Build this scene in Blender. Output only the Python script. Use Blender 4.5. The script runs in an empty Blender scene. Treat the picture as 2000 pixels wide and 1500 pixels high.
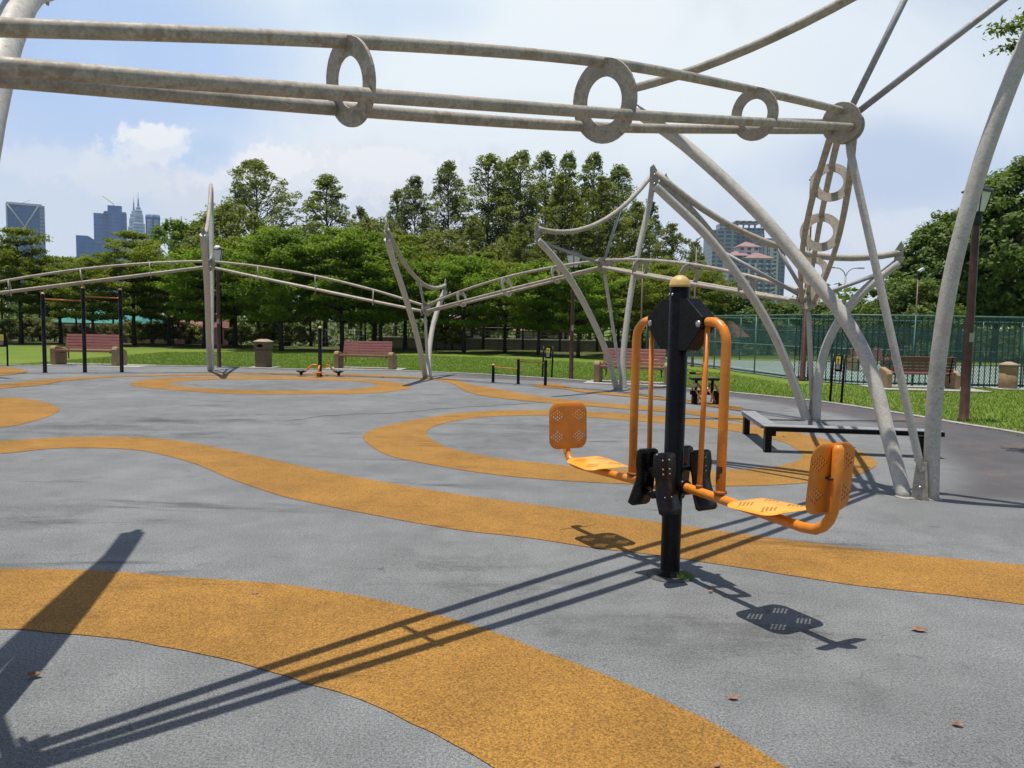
import bpy, bmesh, math, random
import numpy as np
from mathutils import Vector, Matrix, Quaternion
from mathutils.geometry import tessellate_polygon

S = bpy.context.scene
COL = S.collection
R = math.radians

# ------------------------------------------------------------------ camera
CAM_H = 1.6
PITCH = math.atan(119.0 / 1500.0)
ROLL = 0.018
cf = Vector((0, math.cos(PITCH), -math.sin(PITCH)))
r0 = Vector((1, 0, 0))
u0 = Vector((0, math.sin(PITCH), math.cos(PITCH)))
cr = math.cos(ROLL) * r0 + math.sin(ROLL) * u0
cu = -math.sin(ROLL) * r0 + math.cos(ROLL) * u0
CP = Vector((0, 0, CAM_H))
cam_d = bpy.data.cameras.new("camera")
cam_d.lens = 27.0
cam_d.sensor_width = 36.0
cam_d.clip_end = 20000
cam_d.clip_start = 0.05
cam = bpy.data.objects.new("camera", cam_d)
COL.objects.link(cam)
M = Matrix((cr, cu, -cf)).transposed().to_4x4()
M.translation = CP
cam.matrix_world = M
S.camera = cam


def ray(px, py):
    return cf + cr * ((px - 1000) / 1500.0) - cu * ((py - 750) / 1500.0)


def at(px, py, Y):
    """world point seen at photo pixel (px, py) at distance Y in front of the photographer"""
    d = ray(px, py)
    return CP + d * (Y / d.y)


def gp(px, py, z=0.0):
    """ground point seen at photo pixel"""
    d = ray(px, py)
    return CP + d * ((z - CAM_H) / d.z)


# ------------------------------------------------------------------ light
SUN_VEC = Vector((-0.125, -0.02, 1.0)).normalized()      # towards the sun
sun_el = math.asin(SUN_VEC.z)
sun_rot = math.atan2(SUN_VEC.x, SUN_VEC.y)
sl = bpy.data.lights.new("sun", 'SUN')
sl.energy = 5.0
sl.angle = R(0.5)
sl.color = (1.0, 0.955, 0.88)
so = bpy.data.objects.new("sun", sl)
so.rotation_euler = SUN_VEC.to_track_quat('Z', 'Y').to_euler()
so.location = (0, 0, 40)
COL.objects.link(so)

vs = S.view_settings
vs.view_transform = 'Standard'
vs.look = 'None'
vs.exposure = 0.0
vs.gamma = 1.0
S.cycles.max_bounces = 6
S.cycles.transparent_max_bounces = 24
S.cycles.volume_bounces = 0
S.cycles.use_denoising = True


# ------------------------------------------------------------------ node helper
class NT:
    def __init__(s, nt):
        s.nt = nt
        s.n = nt.nodes
        s.n.clear()

    def new(s, t, **kw):
        n = s.n.new(t)
        for k, v in kw.items():
            if k == 'ins':
                for kk, vv in v.items():
                    sock = n.inputs[kk]
                    if hasattr(vv, 'is_linked') or isinstance(vv, bpy.types.NodeSocket):
                        s.nt.links.new(vv, sock)
                    else:
                        sock.default_value = vv
            else:
                setattr(n, k, v)
        return n

    def math(s, op, a, b=None, c=None, clamp=False):
        n = s.n.new('ShaderNodeMath')
        n.operation = op
        n.use_clamp = clamp
        for i, v in enumerate((a, b, c)):
            if v is None:
                continue
            if isinstance(v, bpy.types.NodeSocket):
                s.nt.links.new(v, n.inputs[i])
            else:
                n.inputs[i].default_value = v
        return n.outputs[0]

    def mix(s, f, a, b, blend='MIX'):
        n = s.n.new('ShaderNodeMix')
        n.data_type = 'RGBA'
        n.blend_type = blend
        for sock, v in ((n.inputs[0], f), (n.inputs[6], a), (n.inputs[7], b)):
            if isinstance(v, bpy.types.NodeSocket):
                s.nt.links.new(v, sock)
            elif isinstance(v, (int, float)):
                sock.default_value = v
            else:
                sock.default_value = (v[0], v[1], v[2], 1)
        return n.outputs[2]

    def rng(s, v, a, b, c=0.0, d=1.0, smooth=True):
        n = s.n.new('ShaderNodeMapRange')
        n.interpolation_type = 'SMOOTHSTEP' if smooth else 'LINEAR'
        for i, x in enumerate((v, a, b, c, d)):
            if isinstance(x, bpy.types.NodeSocket):
                s.nt.links.new(x, n.inputs[i])
            else:
                n.inputs[i].default_value = x
        return n.outputs[0]

    def noise(s, vec, scale, detail=4, rough=0.55, dist=0.0):
        n = s.n.new('ShaderNodeTexNoise')
        if vec is not None:
            s.nt.links.new(vec, n.inputs['Vector'])
        n.inputs['Scale'].default_value = scale
        n.inputs['Detail'].default_value = detail
        n.inputs['Roughness'].default_value = rough
        n.inputs['Distortion'].default_value = dist
        return n.outputs['Fac']

    def link(s, a, b):
        s.nt.links.new(a, b)


# ------------------------------------------------------------------ sky
W = bpy.data.worlds.new("World")
S.world = W
W.use_nodes = True
w = NT(W.node_tree)
sky = w.new('ShaderNodeTexSky', sky_type='NISHITA')
sky.sun_disc = False
sky.sun_elevation = sun_el
sky.sun_rotation = sun_rot
sky.air_density = 1.0
sky.dust_density = 1.2
sky.ozone_density = 1.5
tc = w.new('ShaderNodeTexCoord')
dirv = tc.outputs['Generated']
sx = w.new('ShaderNodeSeparateXYZ', ins={0: dirv})
DX, DY, DZ = sx.outputs
yy = w.math('MAXIMUM', DY, 0.06)
A_ = w.math('DIVIDE', DX, yy)
E_ = w.math('DIVIDE', DZ, yy)
nz1 = w.noise(dirv, 3.2, 7, 0.6, 0.6)
nz2 = w.noise(dirv, 11.0, 8, 0.62, 0.3)
nz3 = w.noise(dirv, 34.0, 6, 0.6, 0.2)
nz4 = w.noise(dirv, 85.0, 4, 0.6, 0.2)
nzc = w.math('ADD', w.math('MULTIPLY', w.math('SUBTRACT', nz2, 0.5), 1.0), w.math('MULTIPLY', w.math('SUBTRACT', nz3, 0.5), 0.75))
nzs = w.math('ADD', w.math('MULTIPLY', w.math('SUBTRACT', nz3, 0.5), 1.3), w.math('MULTIPLY', w.math('SUBTRACT', nz4, 0.5), 0.8))
nzs = w.math('ADD', nzs, w.math('MULTIPLY', w.math('SUBTRACT', nz2, 0.5), 0.5))
front = w.rng(DY, -0.05, 0.45)


def blob(px, py, rx, ry, soft=0.5, amp=1.0, noise=None):
    """a patch of sky: an ellipse of directions with a noisy edge"""
    d = ray(px, py)
    a0, e0 = d.x / d.y, d.z / d.y
    qa = w.math('DIVIDE', w.math('SUBTRACT', A_, a0), rx / 1500.0)
    qe = w.math('DIVIDE', w.math('SUBTRACT', E_, e0), ry / 1500.0)
    r2 = w.math('SQRT', w.math('ADD', w.math('MULTIPLY', qa, qa), w.math('MULTIPLY', qe, qe)))
    r2 = w.math('ADD', r2, w.math('MULTIPLY', noise if noise is not None else nzc, -amp))
    return w.math('MULTIPLY', w.rng(r2, 1.0 + soft / 2, 1.0 - soft / 2), front)


K = 10.0


def kc(r, g, b):
    return (r * K, g * K, b * K)


c = sky.outputs['Color']
# pale humid air towards the horizon
c = w.mix(w.math('MULTIPLY', w.rng(DZ, 0.62, 0.05), w.math('MULTIPLY_ADD', front, 0.75, 0.2)), c, kc(0.62, 0.76, 0.96))
c = w.mix(w.math('MULTIPLY', w.rng(DZ, 0.24, 0.0), front), c, kc(0.78, 0.84, 0.915))
nb = w.math('SUBTRACT', nz1, 0.5)
# the broad bright veil high in the middle and its streaks
c = w.mix(w.math('MULTIPLY', blob(880, 20, 620, 300, 1.0, 1.6, nb), 0.95), c, kc(0.90, 0.985, 1.0))
c = w.mix(w.math('MULTIPLY', blob(1500, 140, 520, 190, 1.2, 2.2, nb), 0.9), c, kc(0.91, 0.97, 1.0))
c = w.mix(w.math('MULTIPLY', blob(820, 260, 700, 130, 1.2, 2.0, nb), 0.85), c, kc(0.90, 0.96, 1.0))
c = w.mix(w.math('MULTIPLY', blob(60, 330, 260, 90, 1.2, 1.6, nb), 0.6), c, kc(0.72, 0.80, 0.91))
c = w.mix(w.math('MULTIPLY', blob(1850, 120, 300, 170, 1.2, 2.0, nb), 0.6), c, kc(0.80, 0.88, 0.97))
c = w.mix(w.math('MULTIPLY', blob(1740, 320, 190, 70, 1.3, 1.6, nb), 0.75), c, kc(0.50, 0.61, 0.84))
c = w.mix(w.math('MULTIPLY', blob(620, 400, 330, 70, 1.0, 1.2, nzc), 0.6), c, kc(0.62, 0.69, 0.80))
c = w.mix(w.math('MULTIPLY', blob(250, 110, 360, 190, 1.2, 2.0, nb), 0.8), c, kc(0.43, 0.61, 0.94))
c = w.mix(w.math('MULTIPLY', blob(760, 20, 150, 50, 1.2, 2.0, nb), 0.5), c, kc(0.55, 0.70, 0.96))
# cumulus banks above the trees: grey undersides first, lit heads over them
c = w.mix(w.math('MULTIPLY', blob(700, 390, 420, 95, 0.6, 1.5), 0.85), c, kc(0.76, 0.80, 0.875))
c = w.mix(w.math('MULTIPLY', blob(640, 335, 300, 52, 0.5, 1.5, nzs), 0.8), c, kc(0.90, 0.915, 0.955))
c = w.mix(w.math('MULTIPLY', blob(520, 318, 110, 30, 0.4, 1.5, nzs), 0.8), c, kc(0.985, 0.985, 1.0))
c = w.mix(w.math('MULTIPLY', blob(760, 322, 120, 30, 0.5, 1.5, nzs), 0.6), c, kc(0.97, 0.975, 1.0))
c = w.mix(w.math('MULTIPLY', blob(395, 300, 70, 34, 0.7, 1.0, nzs), 0.75), c, kc(0.52, 0.68, 0.93))
c = w.mix(w.math('MULTIPLY', blob(240, 345, 100, 42, 0.6, 1.5, nzs), 0.75), c, kc(0.80, 0.84, 0.905))
c = w.mix(w.math('MULTIPLY', blob(305, 284, 84, 40, 0.45, 1.5, nzs), 0.85), c, kc(0.86, 0.895, 0.95))
c = w.mix(w.math('MULTIPLY', blob(300, 266, 62, 24, 0.45, 1.5, nzs), 0.8), c, kc(0.97, 0.98, 1.0))
c = w.mix(w.math('MULTIPLY', blob(90, 320, 120, 30, 0.9, 1.6, nzs), 0.5), c, kc(0.84, 0.88, 0.95))
c = w.mix(w.math('MULTIPLY', blob(1800, 460, 170, 40, 0.6, 1.6, nzs), 0.6), c, kc(0.84, 0.88, 0.94))
c = w.mix(w.math('MULTIPLY', blob(1440, 425, 260, 55, 0.7, 1.6), 0.45), c, kc(0.82, 0.87, 0.94))
bg = w.new('ShaderNodeBackground', ins={'Color': c, 'Strength': 0.1})
wo = w.new('ShaderNodeOutputWorld', ins={'Surface': bg.outputs[0]})


# ------------------------------------------------------------------ mesh builder
class MB:
    def __init__(s):
        s.v, s.f, s.sm = [], [], []

    def add(s, vs_, fs, smooth=False):
        o = len(s.v)
        s.v += [tuple(p) for p in vs_]
        s.f += [tuple(i + o for i in f) for f in fs]
        s.sm += [smooth] * len(fs)
        return s

    def box(s, c0, size, rot=None, bev=0.0):
        hx, hy, hz = size[0] / 2, size[1] / 2, size[2] / 2
        bm = bmesh.new()
        bmesh.ops.create_cube(bm, size=1.0)
        bmesh.ops.scale(bm, vec=size, verts=bm.verts)
        if bev:
            bmesh.ops.bevel(bm, geom=bm.edges[:], offset=bev, segments=2, affect='EDGES', profile=0.5)
        m = Matrix.Translation(c0)
        if rot is not None:
            m = m @ (rot.to_4x4() if hasattr(rot, 'to_4x4') else rot)
        bmesh.ops.transform(bm, matrix=m, verts=bm.verts)
        bm.verts.index_update()
        s.add([v.co.copy() for v in bm.verts], [[v.index for v in f.verts] for f in bm.faces])
        bm.free()
        return s

    def tube(s, pts, rad, seg=12, caps=True, smooth=True):
        pts = [Vector(p) for p in pts]
        n = len(pts)
        rads = rad if isinstance(rad, (list, tuple)) else [rad] * n
        tans = []
        for i in range(n):
            a = pts[max(i - 1, 0)]
            b = pts[min(i + 1, n - 1)]
            tans.append((b - a).normalized())
        t = tans[0]
        ref = Vector((0, 0, 1)) if abs(t.z) < 0.9 else Vector((1, 0, 0))
        nrm = t.cross(ref).normalized()
        vs_ = []
        for i in range(n):
            if i:
                q = tans[i - 1].rotation_difference(tans[i])
                nrm = q @ nrm
                nrm = (nrm - tans[i] * nrm.dot(tans[i])).normalized()
            b = tans[i].cross(nrm)
            for k in range(seg):
                a = 2 * math.pi * k / seg
                vs_.append(pts[i] + (nrm * math.cos(a) + b * math.sin(a)) * rads[i])
        fs = []
        for i in range(n - 1):
            for k in range(seg):
                k2 = (k + 1) % seg
                fs.append((i * seg + k, i * seg + k2, (i + 1) * seg + k2, (i + 1) * seg + k))
        s.add(vs_, fs, smooth)
        if caps:
            o = len(s.v) - len(vs_)
            s.f.append(tuple(o + k for k in reversed(range(seg))))
            s.f.append(tuple(o + (n - 1) * seg + k for k in range(seg)))
            s.sm += [False, False]
        return s

    def lathe(s, prof, c0=(0, 0, 0), seg=20, axis=None, smooth=True):
        """prof: list of (r, z)"""
        m = Matrix.Identity(3)
        if axis is not None:
            m = Vector((0, 0, 1)).rotation_difference(Vector(axis)).to_matrix()
        c0 = Vector(c0)
        vs_, fs = [], []
        for (r, z) in prof:
            for k in range(seg):
                a = 2 * math.pi * k / seg
                vs_.append(c0 + m @ Vector((r * math.cos(a), r * math.sin(a), z)))
        for i in range(len(prof) - 1):
            for k in range(seg):
                k2 = (k + 1) % seg
                fs.append((i * seg + k, i * seg + k2, (i + 1) * seg + k2, (i + 1) * seg + k))
        fs.append(tuple(reversed(range(seg))))
        o = (len(prof) - 1) * seg
        fs.append(tuple(o + k for k in range(seg)))
        return s.add(vs_, fs, smooth)

    def ring(s, c0, axis, up, ro, ri, th, seg=36):
        c0, ax = Vector(c0), Vector(axis).normalized()
        up = (Vector(up) - ax * Vector(up).dot(ax)).normalized()
        sd = ax.cross(up)
        vs_, fs = [], []
        for k in range(seg):
            a = 2 * math.pi * k / seg
            d = up * math.cos(a) + sd * math.sin(a)
            for (r, o) in ((ro, -th / 2), (ro, th / 2), (ri, th / 2), (ri, -th / 2)):
                vs_.append(c0 + d * r + ax * o)
        for k in range(seg):
            a, b = k * 4, ((k + 1) % seg) * 4
            for j in range(4):
                j2 = (j + 1) % 4
                fs.append((a + j, a + j2, b + j2, b + j))
        return s.add(vs_, fs)

    def prism(s, poly, h, m=None):
        """polygon in local xy extruded -h/2..h/2 along local z"""
        m = m or Matrix.Identity(4)
        n = len(poly)
        vs_ = [m @ Vector((p[0], p[1], -h / 2)) for p in poly] + [m @ Vector((p[0], p[1], h / 2)) for p in poly]
        fs = [tuple(reversed(range(n))), tuple(range(n, 2 * n))]
        for i in range(n):
            j = (i + 1) % n
            fs.append((i, j, n + j, n + i))
        return s.add(vs_, fs)

    def build(s, name, mat, parent=None, loc=None):
        me = bpy.data.meshes.new(name)
        me.from_pydata([tuple(v) for v in s.v], [], s.f)
        me.polygons.foreach_set('use_smooth', s.sm)
        if mat is not None:
            me.materials.append(mat)
        me.update()
        o = bpy.data.objects.new(name, me)
        COL.objects.link(o)
        if parent is not None:
            o.parent = parent
        if loc is not None:
            o.location = loc
        return o


def bevel_mod(o, wd=0.006, seg=2):
    b = o.modifiers.new('bevel', 'BEVEL')
    b.width = wd
    b.segments = seg
    b.limit_method = 'ANGLE'
    b.angle_limit = R(40)
    return o


def np_obj(name, verts, nper, mat, parent=None, smooth=False):
    """mesh of loose polygons, nper corners each, from an array (n*nper, 3)"""
    n = len(verts)
    nf = n // nper
    me = bpy.data.meshes.new(name)
    me.vertices.add(n)
    me.vertices.foreach_set('co', np.asarray(verts, dtype=np.float32).ravel())
    me.loops.add(n)
    me.loops.foreach_set('vertex_index', np.arange(n, dtype=np.int32))
    me.polygons.add(nf)
    me.polygons.foreach_set('loop_start', np.arange(0, n, nper, dtype=np.int32))
    me.polygons.foreach_set('loop_total', np.full(nf, nper, dtype=np.int32))
    me.materials.append(mat)
    me.update(calc_edges=True)
    o = bpy.data.objects.new(name, me)
    COL.objects.link(o)
    if parent is not None:
        o.parent = parent
    return o


def tag(o, label=None, cat=None, group=None, kind=None):
    if label:
        o['label'] = label
    if cat:
        o['category'] = cat
    if group:
        o['group'] = group
    if kind:
        o['kind'] = kind
    return o


def thing(name, label, cat, loc=(0, 0, 0), rotz=0.0, group=None):
    o = bpy.data.objects.new(name, None)
    o.empty_display_size = 0.2
    COL.objects.link(o)
    o.location = loc
    o.rotation_euler = (0, 0, rotz)
    return tag(o, label, cat, group)


def dup(root, loc, rotz=None, label=None, scale=None):
    """a copy of a thing with copies of its parts and their sub-parts"""
    r = root.copy()
    COL.objects.link(r)
    r.location = loc
    if rotz is not None:
        r.rotation_euler = (0, 0, rotz)
    if scale is not None:
        r.scale = scale if isinstance(scale, (tuple, list)) else (scale,) * 3
    if label:
        r['label'] = label
    for ch in list(root.children):
        c_ = ch.copy()
        COL.objects.link(c_)
        c_.parent = r
        for g in list(ch.children):
            d = g.copy()
            COL.objects.link(d)
            d.parent = c_
    return r


def catmull(pts, n=8, closed=False):
    pts = [Vector(p) for p in pts]
    m = len(pts)
    out = []
    for i in range(m if closed else m - 1):
        if closed:
            p0, p1, p2, p3 = pts[(i - 1) % m], pts[i], pts[(i + 1) % m], pts[(i + 2) % m]
        else:
            p0, p1, p2, p3 = pts[max(i - 1, 0)], pts[i], pts[i + 1], pts[min(i + 2, m - 1)]
        for k in range(n):
            t = k / n
            out.append(0.5 * ((2 * p1) + (p2 - p0) * t + (2 * p0 - 5 * p1 + 4 * p2 - p3) * t * t + (3 * p1 - p0 - 3 * p2 + p3) * t ** 3))
    if not closed:
        out.append(pts[-1])
    return out


# ------------------------------------------------------------------ materials
def mat_new(name):
    m = bpy.data.materials.new(name)
    m.use_nodes = True
    return m, NT(m.node_tree)


def finish(t, base, rough=0.6, metal=0.0, bump=None, bstr=0.3, bdist=0.01, spec=0.5):
    p = t.new('ShaderNodeBsdfPrincipled')
    for k, v in (('Base Color', base), ('Roughness', rough), ('Metallic', metal), ('Specular IOR Level', spec)):
        if isinstance(v, bpy.types.NodeSocket):
            t.link(v, p.inputs[k])
        elif isinstance(v, (tuple, list)):
            p.inputs[k].default_value = (v[0], v[1], v[2], 1)
        else:
            p.inputs[k].default_value = v
    if bump is not None:
        b = t.new('ShaderNodeBump', ins={'Height': bump, 'Strength': bstr, 'Distance': bdist})
        t.link(b.outputs[0], p.inputs['Normal'])
    o = t.new('ShaderNodeOutputMaterial')
    t.link(p.outputs[0], o.inputs['Surface'])
    return p


def coords(t, kind='Object'):
    if kind == 'World':
        return t.new('ShaderNodeNewGeometry').outputs['Position']
    return t.new('ShaderNodeTexCoord').outputs[kind]


def mat_paint(name, col, var=0.25, rough=0.45, scale=6.0, dirt=None, dirt_amt=0.3, spec=0.5, metal=0.0, chips=None, fine=False):
    m, t = mat_new(name)
    v = coords(t, 'World')
    n1 = t.noise(v, scale, 6, 0.6)
    n2 = t.noise(v, scale * 6, 4, 0.6)
    f = t.rng(n1, 0.3, 0.7, 1 - var, 1 + var * 0.6)
    base = t.mix(1.0, col, t.new('ShaderNodeCombineColor', ins={0: f, 1: f, 2: f}).outputs[0], 'MULTIPLY')
    if dirt:
        base = t.mix(t.math('MULTIPLY', t.rng(t.math('ADD', n1, t.math('MULTIPLY', t.math('SUBTRACT', n2, 0.5), 0.7)), 0.5, 0.68), dirt_amt), base, dirt)
    if fine:
        # grain of mildew and fine rust
        n3 = t.noise(v, scale * 16, 4, 0.7)
        f3 = t.rng(t.math('ADD', t.math('MULTIPLY', n3, 0.6), t.math('MULTIPLY', n2, 0.4)), 0.36, 0.64, 0.8, 1.14)
        base = t.mix(1.0, base, t.new('ShaderNodeCombineColor', ins={0: f3, 1: f3, 2: f3}).outputs[0], 'MULTIPLY')
    if chips:
        n4 = t.noise(v, 34.0, 5, 0.6)
        n5 = t.noise(v, 2.3, 2, 0.5)
        base = t.mix(t.math('MULTIPLY', t.rng(n4, 0.66, 0.685), t.rng(n5, 0.48, 0.6)), base, chips)
    rr = t.rng(n2, 0.3, 0.7, rough * 0.8, min(1, rough * 1.25))
    finish(t, base, rr, metal, n2, 0.08, 0.004, spec)
    return m


def mat_rubber(name, col, dark, apron=False):
    m, t = mat_new(name)
    v = coords(t, 'World')
    g1 = t.noise(v, 165.0, 2, 0.75)
    g2 = t.noise(v, 80.0, 3, 0.65)
    vo = t.new('ShaderNodeTexVoronoi', ins={'Vector': v, 'Scale': 120.0})
    big = t.noise(v, 0.55, 6, 0.62, 0.4)
    med = t.noise(v, 2.6, 6, 0.65, 0.3)
    mp = t.new('ShaderNodeMapping', ins={'Vector': v})
    mp.inputs['Scale'].default_value = (0.35, 1.6, 1.0)
    streak = t.noise(mp.outputs[0], 1.3, 8, 0.68, 0.6)
    f = t.math('MULTIPLY', t.rng(big, 0.3, 0.7, 0.86, 1.1), t.rng(med, 0.28, 0.72, 0.88, 1.09))
    f = t.math('MULTIPLY', f, t.rng(t.math('ADD', t.math('MULTIPLY', g1, 0.55), t.math('MULTIPLY', g2, 0.45)), 0.39, 0.61, 0.44, 1.5, False))
    cc = t.new('ShaderNodeCombineColor', ins={0: f, 1: f, 2: f}).outputs[0]
    base = t.mix(1.0, col, cc, 'MULTIPLY')
    # single granules of other tones
    base = t.mix(t.math('MULTIPLY', t.rng(vo.outputs['Color'], 0.82, 0.9), 0.35), base, dark)
    # scuffs and damp stains
    st = t.math('MULTIPLY', t.rng(streak, 0.555, 0.68), t.rng(big, 0.42, 0.56))
    base = t.mix(t.math('MULTIPLY', st, 0.72), base, dark)
    # dark pits and patchy scuffing
    pit = t.noise(v, 27.0, 5, 0.7)
    base = t.mix(t.math('MULTIPLY', t.rng(pit, 0.62, 0.70), 0.4), base, dark)
    scuff = t.math('MULTIPLY', t.rng(t.noise(v, 7.0, 7, 0.72, 0.8), 0.56, 0.70), t.rng(t.noise(v, 0.8, 4, 0.6, 0.3), 0.46, 0.62))
    base = t.mix(t.math('MULTIPLY', scuff, 0.65), base, dark)
    # old damp stains at particular spots
    for (spx, spy, sr, sa) in ((360, 832, 2.0, 0.75), (60, 748, 2.6, 0.7), (120, 842, 2.2, 0.55), (880, 1105, 0.75, 0.5), (1150, 1180, 0.8, 0.45), (1640, 1050, 0.9, 0.5), (1000, 838, 2.4, 0.45), (560, 752, 2.5, 0.5), (1500, 1260, 0.8, 0.4), (60, 1010, 0.9, 0.4)):
        sp_ = gp(spx, spy)
        ds = t.new('ShaderNodeVectorMath', operation='DISTANCE', ins={0: v, 1: (sp_.x, sp_.y, 0.0)})
        en = t.math('ADD', t.math('DIVIDE', ds.outputs['Value'], sr), t.math('MULTIPLY', t.math('SUBTRACT', med, 0.5), 1.6))
        ms = t.math('MULTIPLY', t.rng(en, 0.95, 0.1), t.rng(t.math('ADD', t.math('MULTIPLY', streak, 0.6), t.math('MULTIPLY', pit, 0.4)), 0.44, 0.6))
        base = t.mix(t.math('MULTIPLY', ms, sa), base, dark)
    # faint fading where feet do not reach
    base = t.mix(t.math('MULTIPLY', t.rng(t.noise(v, 0.33, 4, 0.55), 0.5, 0.68), 0.22), base, tuple(min(1, x * 1.35) for x in col))
    if apron:
        sp = t.new('ShaderNodeSeparateXYZ', ins={0: v})
        dv = t.new('ShaderNodeVectorMath', operation='DISTANCE', ins={0: v, 1: (-3.0, 13.0, 0.0)})
        e = t.math('ADD', dv.outputs['Value'], t.math('MULTIPLY', t.math('SUBTRACT', med, 0.5), 0.7))
        a = t.math('MULTIPLY', t.rng(e, 8.9, 9.5), t.rng(sp.outputs[0], -3.2, -0.5))
        a = t.math('MULTIPLY', a, t.rng(t.math('ADD', sp.outputs[1], t.math('MULTIPLY', t.math('SUBTRACT', med, 0.5), 0.8)), 6.8, 7.6))
        rust = t.mix(t.rng(t.noise(v, 0.9, 5, 0.6), 0.5, 0.68), (0.082, 0.076, 0.080), (0.125, 0.092, 0.078))
        base = t.mix(t.math('MULTIPLY', a, 0.85), base, t.mix(1.0, rust, cc, 'MULTIPLY'))
    finish(t, base, 0.88, 0, t.math('ADD', g1, t.math('MULTIPLY', g2, 0.8)), 0.5, 0.006, 0.28)
    return m


def mat_leaf(name, c1, c2, trans=0.32, rnd=0.25, nscale=0.55):
    m, t = mat_new(name)
    geo = t.new('ShaderNodeNewGeometry')
    oi = t.new('ShaderNodeObjectInfo')
    v = coords(t, 'World')
    n = t.noise(v, nscale, 3, 0.6)
    base = t.mix(t.math('MULTIPLY', t.rng(n, 0.3, 0.7), 1.0), c1, c2)
    f = t.math('ADD', t.math('MULTIPLY_ADD', geo.outputs['Random Per Island'], 0.7, 0.62), t.math('MULTIPLY', t.math('SUBTRACT', oi.outputs['Random'], 0.5), rnd))
    base = t.mix(1.0, base, t.new('ShaderNodeCombineColor', ins={0: f, 1: f, 2: f}).outputs[0], 'MULTIPLY')
    p = t.new('ShaderNodeBsdfPrincipled', ins={'Base Color': base, 'Roughness': 0.55, 'Specular IOR Level': 0.35})
    tr = t.new('ShaderNodeBsdfTranslucent', ins={'Color': t.mix(1.0, base, (1.3, 1.25, 0.6), 'MULTIPLY')})
    mx = t.new('ShaderNodeMixShader', ins={0: trans, 1: p.outputs[0], 2: tr.outputs[0]})
    t.new('ShaderNodeOutputMaterial', ins={'Surface': mx.outputs[0]})
    return m


def mat_facade(name, wall, glass, px, pz, fx, fz, rough=0.35):
    m, t = mat_new(name)
    v = coords(t, 'Object')
    sp = t.new('ShaderNodeSeparateXYZ', ins={0: v})
    u = t.math('ADD', sp.outputs[0], sp.outputs[1])
    a = t.math('LESS_THAN', t.math('FRACT', t.math('DIVIDE', t.math('ADD', u, 5000.0), px)), fx)
    b = t.math('LESS_THAN', t.math('FRACT', t.math('DIVIDE', t.math('ADD', sp.outputs[2], 500.0), pz)), fz)
    f = t.math('MULTIPLY', a, b)
    n = t.noise(v, 0.05, 3)
    gl = t.mix(t.rng(n, 0.35, 0.65), glass, tuple(x * 1.5 for x in glass))
    finish(t, t.mix(f, wall, gl), t.rng(f, 0, 1, 0.7, rough))
    return m


MT = {}
MT['rubber'] = mat_rubber('grey_rubber', (0.184, 0.189, 0.187), (0.056, 0.056, 0.055), True)
MT['orange_rubber'] = mat_rubber('ochre_rubber', (0.305, 0.156, 0.032), (0.120, 0.058, 0.014))
MT['steel'] = mat_paint('weathered_cream_paint', (0.44, 0.39, 0.315), 0.38, 0.55, 4.5, (0.17, 0.12, 0.075), 0.65, fine=True)
MT['steel_clean'] = mat_paint('cream_paint', (0.54, 0.51, 0.45), 0.2, 0.5, 3.2, (0.30, 0.235, 0.165), 0.5, fine=True, chips=(0.20, 0.11, 0.065))
MT['steel_grey'] = mat_paint('grey_paint', (0.34, 0.34, 0.335), 0.25, 0.5, 6.0, (0.14, 0.12, 0.10), 0.5)
MT['black'] = mat_paint('black_paint', (0.005, 0.005, 0.0055), 0.3, 0.3, 8.0, (0.02, 0.018, 0.016), 0.12, 0.16)
MT['black_plastic'] = mat_paint('black_plastic', (0.008, 0.006, 0.006), 0.3, 0.3, 12.0, (0.03, 0.02, 0.018), 0.3, 0.35)
MT['orange'] = mat_paint('orange_paint', (0.74, 0.235, 0.018), 0.16, 0.33, 5.0, (0.42, 0.13, 0.02), 0.4, chips=(0.10, 0.035, 0.015))
MT['orange_dull'] = mat_paint('faded_orange_paint', (0.62, 0.20, 0.03), 0.2, 0.4, 9.0)
MT['cap'] = mat_paint('ochre_plastic', (0.66, 0.43, 0.14), 0.15, 0.4, 9.0, (0.45, 0.25, 0.08), 0.5)
MT['rust'] = mat_paint('dark_rust', (0.055, 0.028, 0.02), 0.4, 0.8, 40.0)
MT['bolt'] = mat_paint('bare_steel', (0.45, 0.44, 0.42), 0.2, 0.35, 30.0, metal=0.8)
MT['brown_pole'] = mat_paint('brown_paint', (0.072, 0.027, 0.015), 0.25, 0.4, 8.0, (0.09, 0.06, 0.045), 0.4)
MT['lamp_black'] = mat_paint('lamp_black', (0.016, 0.018, 0.022), 0.25, 0.4, 8.0)
MT['wood'] = mat_paint('red_brown_planks', (0.31, 0.118, 0.10), 0.28, 0.4, 9.0, (0.10, 0.045, 0.04), 0.5)
MT['wood_dark'] = mat_paint('dark_brown_planks', (0.16, 0.065, 0.05), 0.28, 0.5, 9.0, (0.08, 0.04, 0.035), 0.5)
MT['stone'] = mat_paint('brown_stone', (0.36, 0.24, 0.135), 0.3, 0.8, 14.0, (0.15, 0.11, 0.075), 0.45, 0.3)
MT['bin'] = mat_paint('dark_brown_stone', (0.20, 0.14, 0.09), 0.3, 0.8, 14.0, (0.11, 0.08, 0.055), 0.5, 0.3)
MT['concrete'] = mat_paint('pale_concrete', (0.42, 0.40, 0.36), 0.2, 0.85, 6.0, (0.20, 0.19, 0.17), 0.5, 0.3)
MT['kerb'] = mat_paint('kerb_concrete', (0.36, 0.34, 0.30), 0.3, 0.85, 3.0, (0.14, 0.13, 0.11), 0.7, 0.3)
MT['bark'] = mat_paint('bark', (0.055, 0.045, 0.036), 0.4, 0.9, 12.0, None, 0, 0.2)
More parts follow.
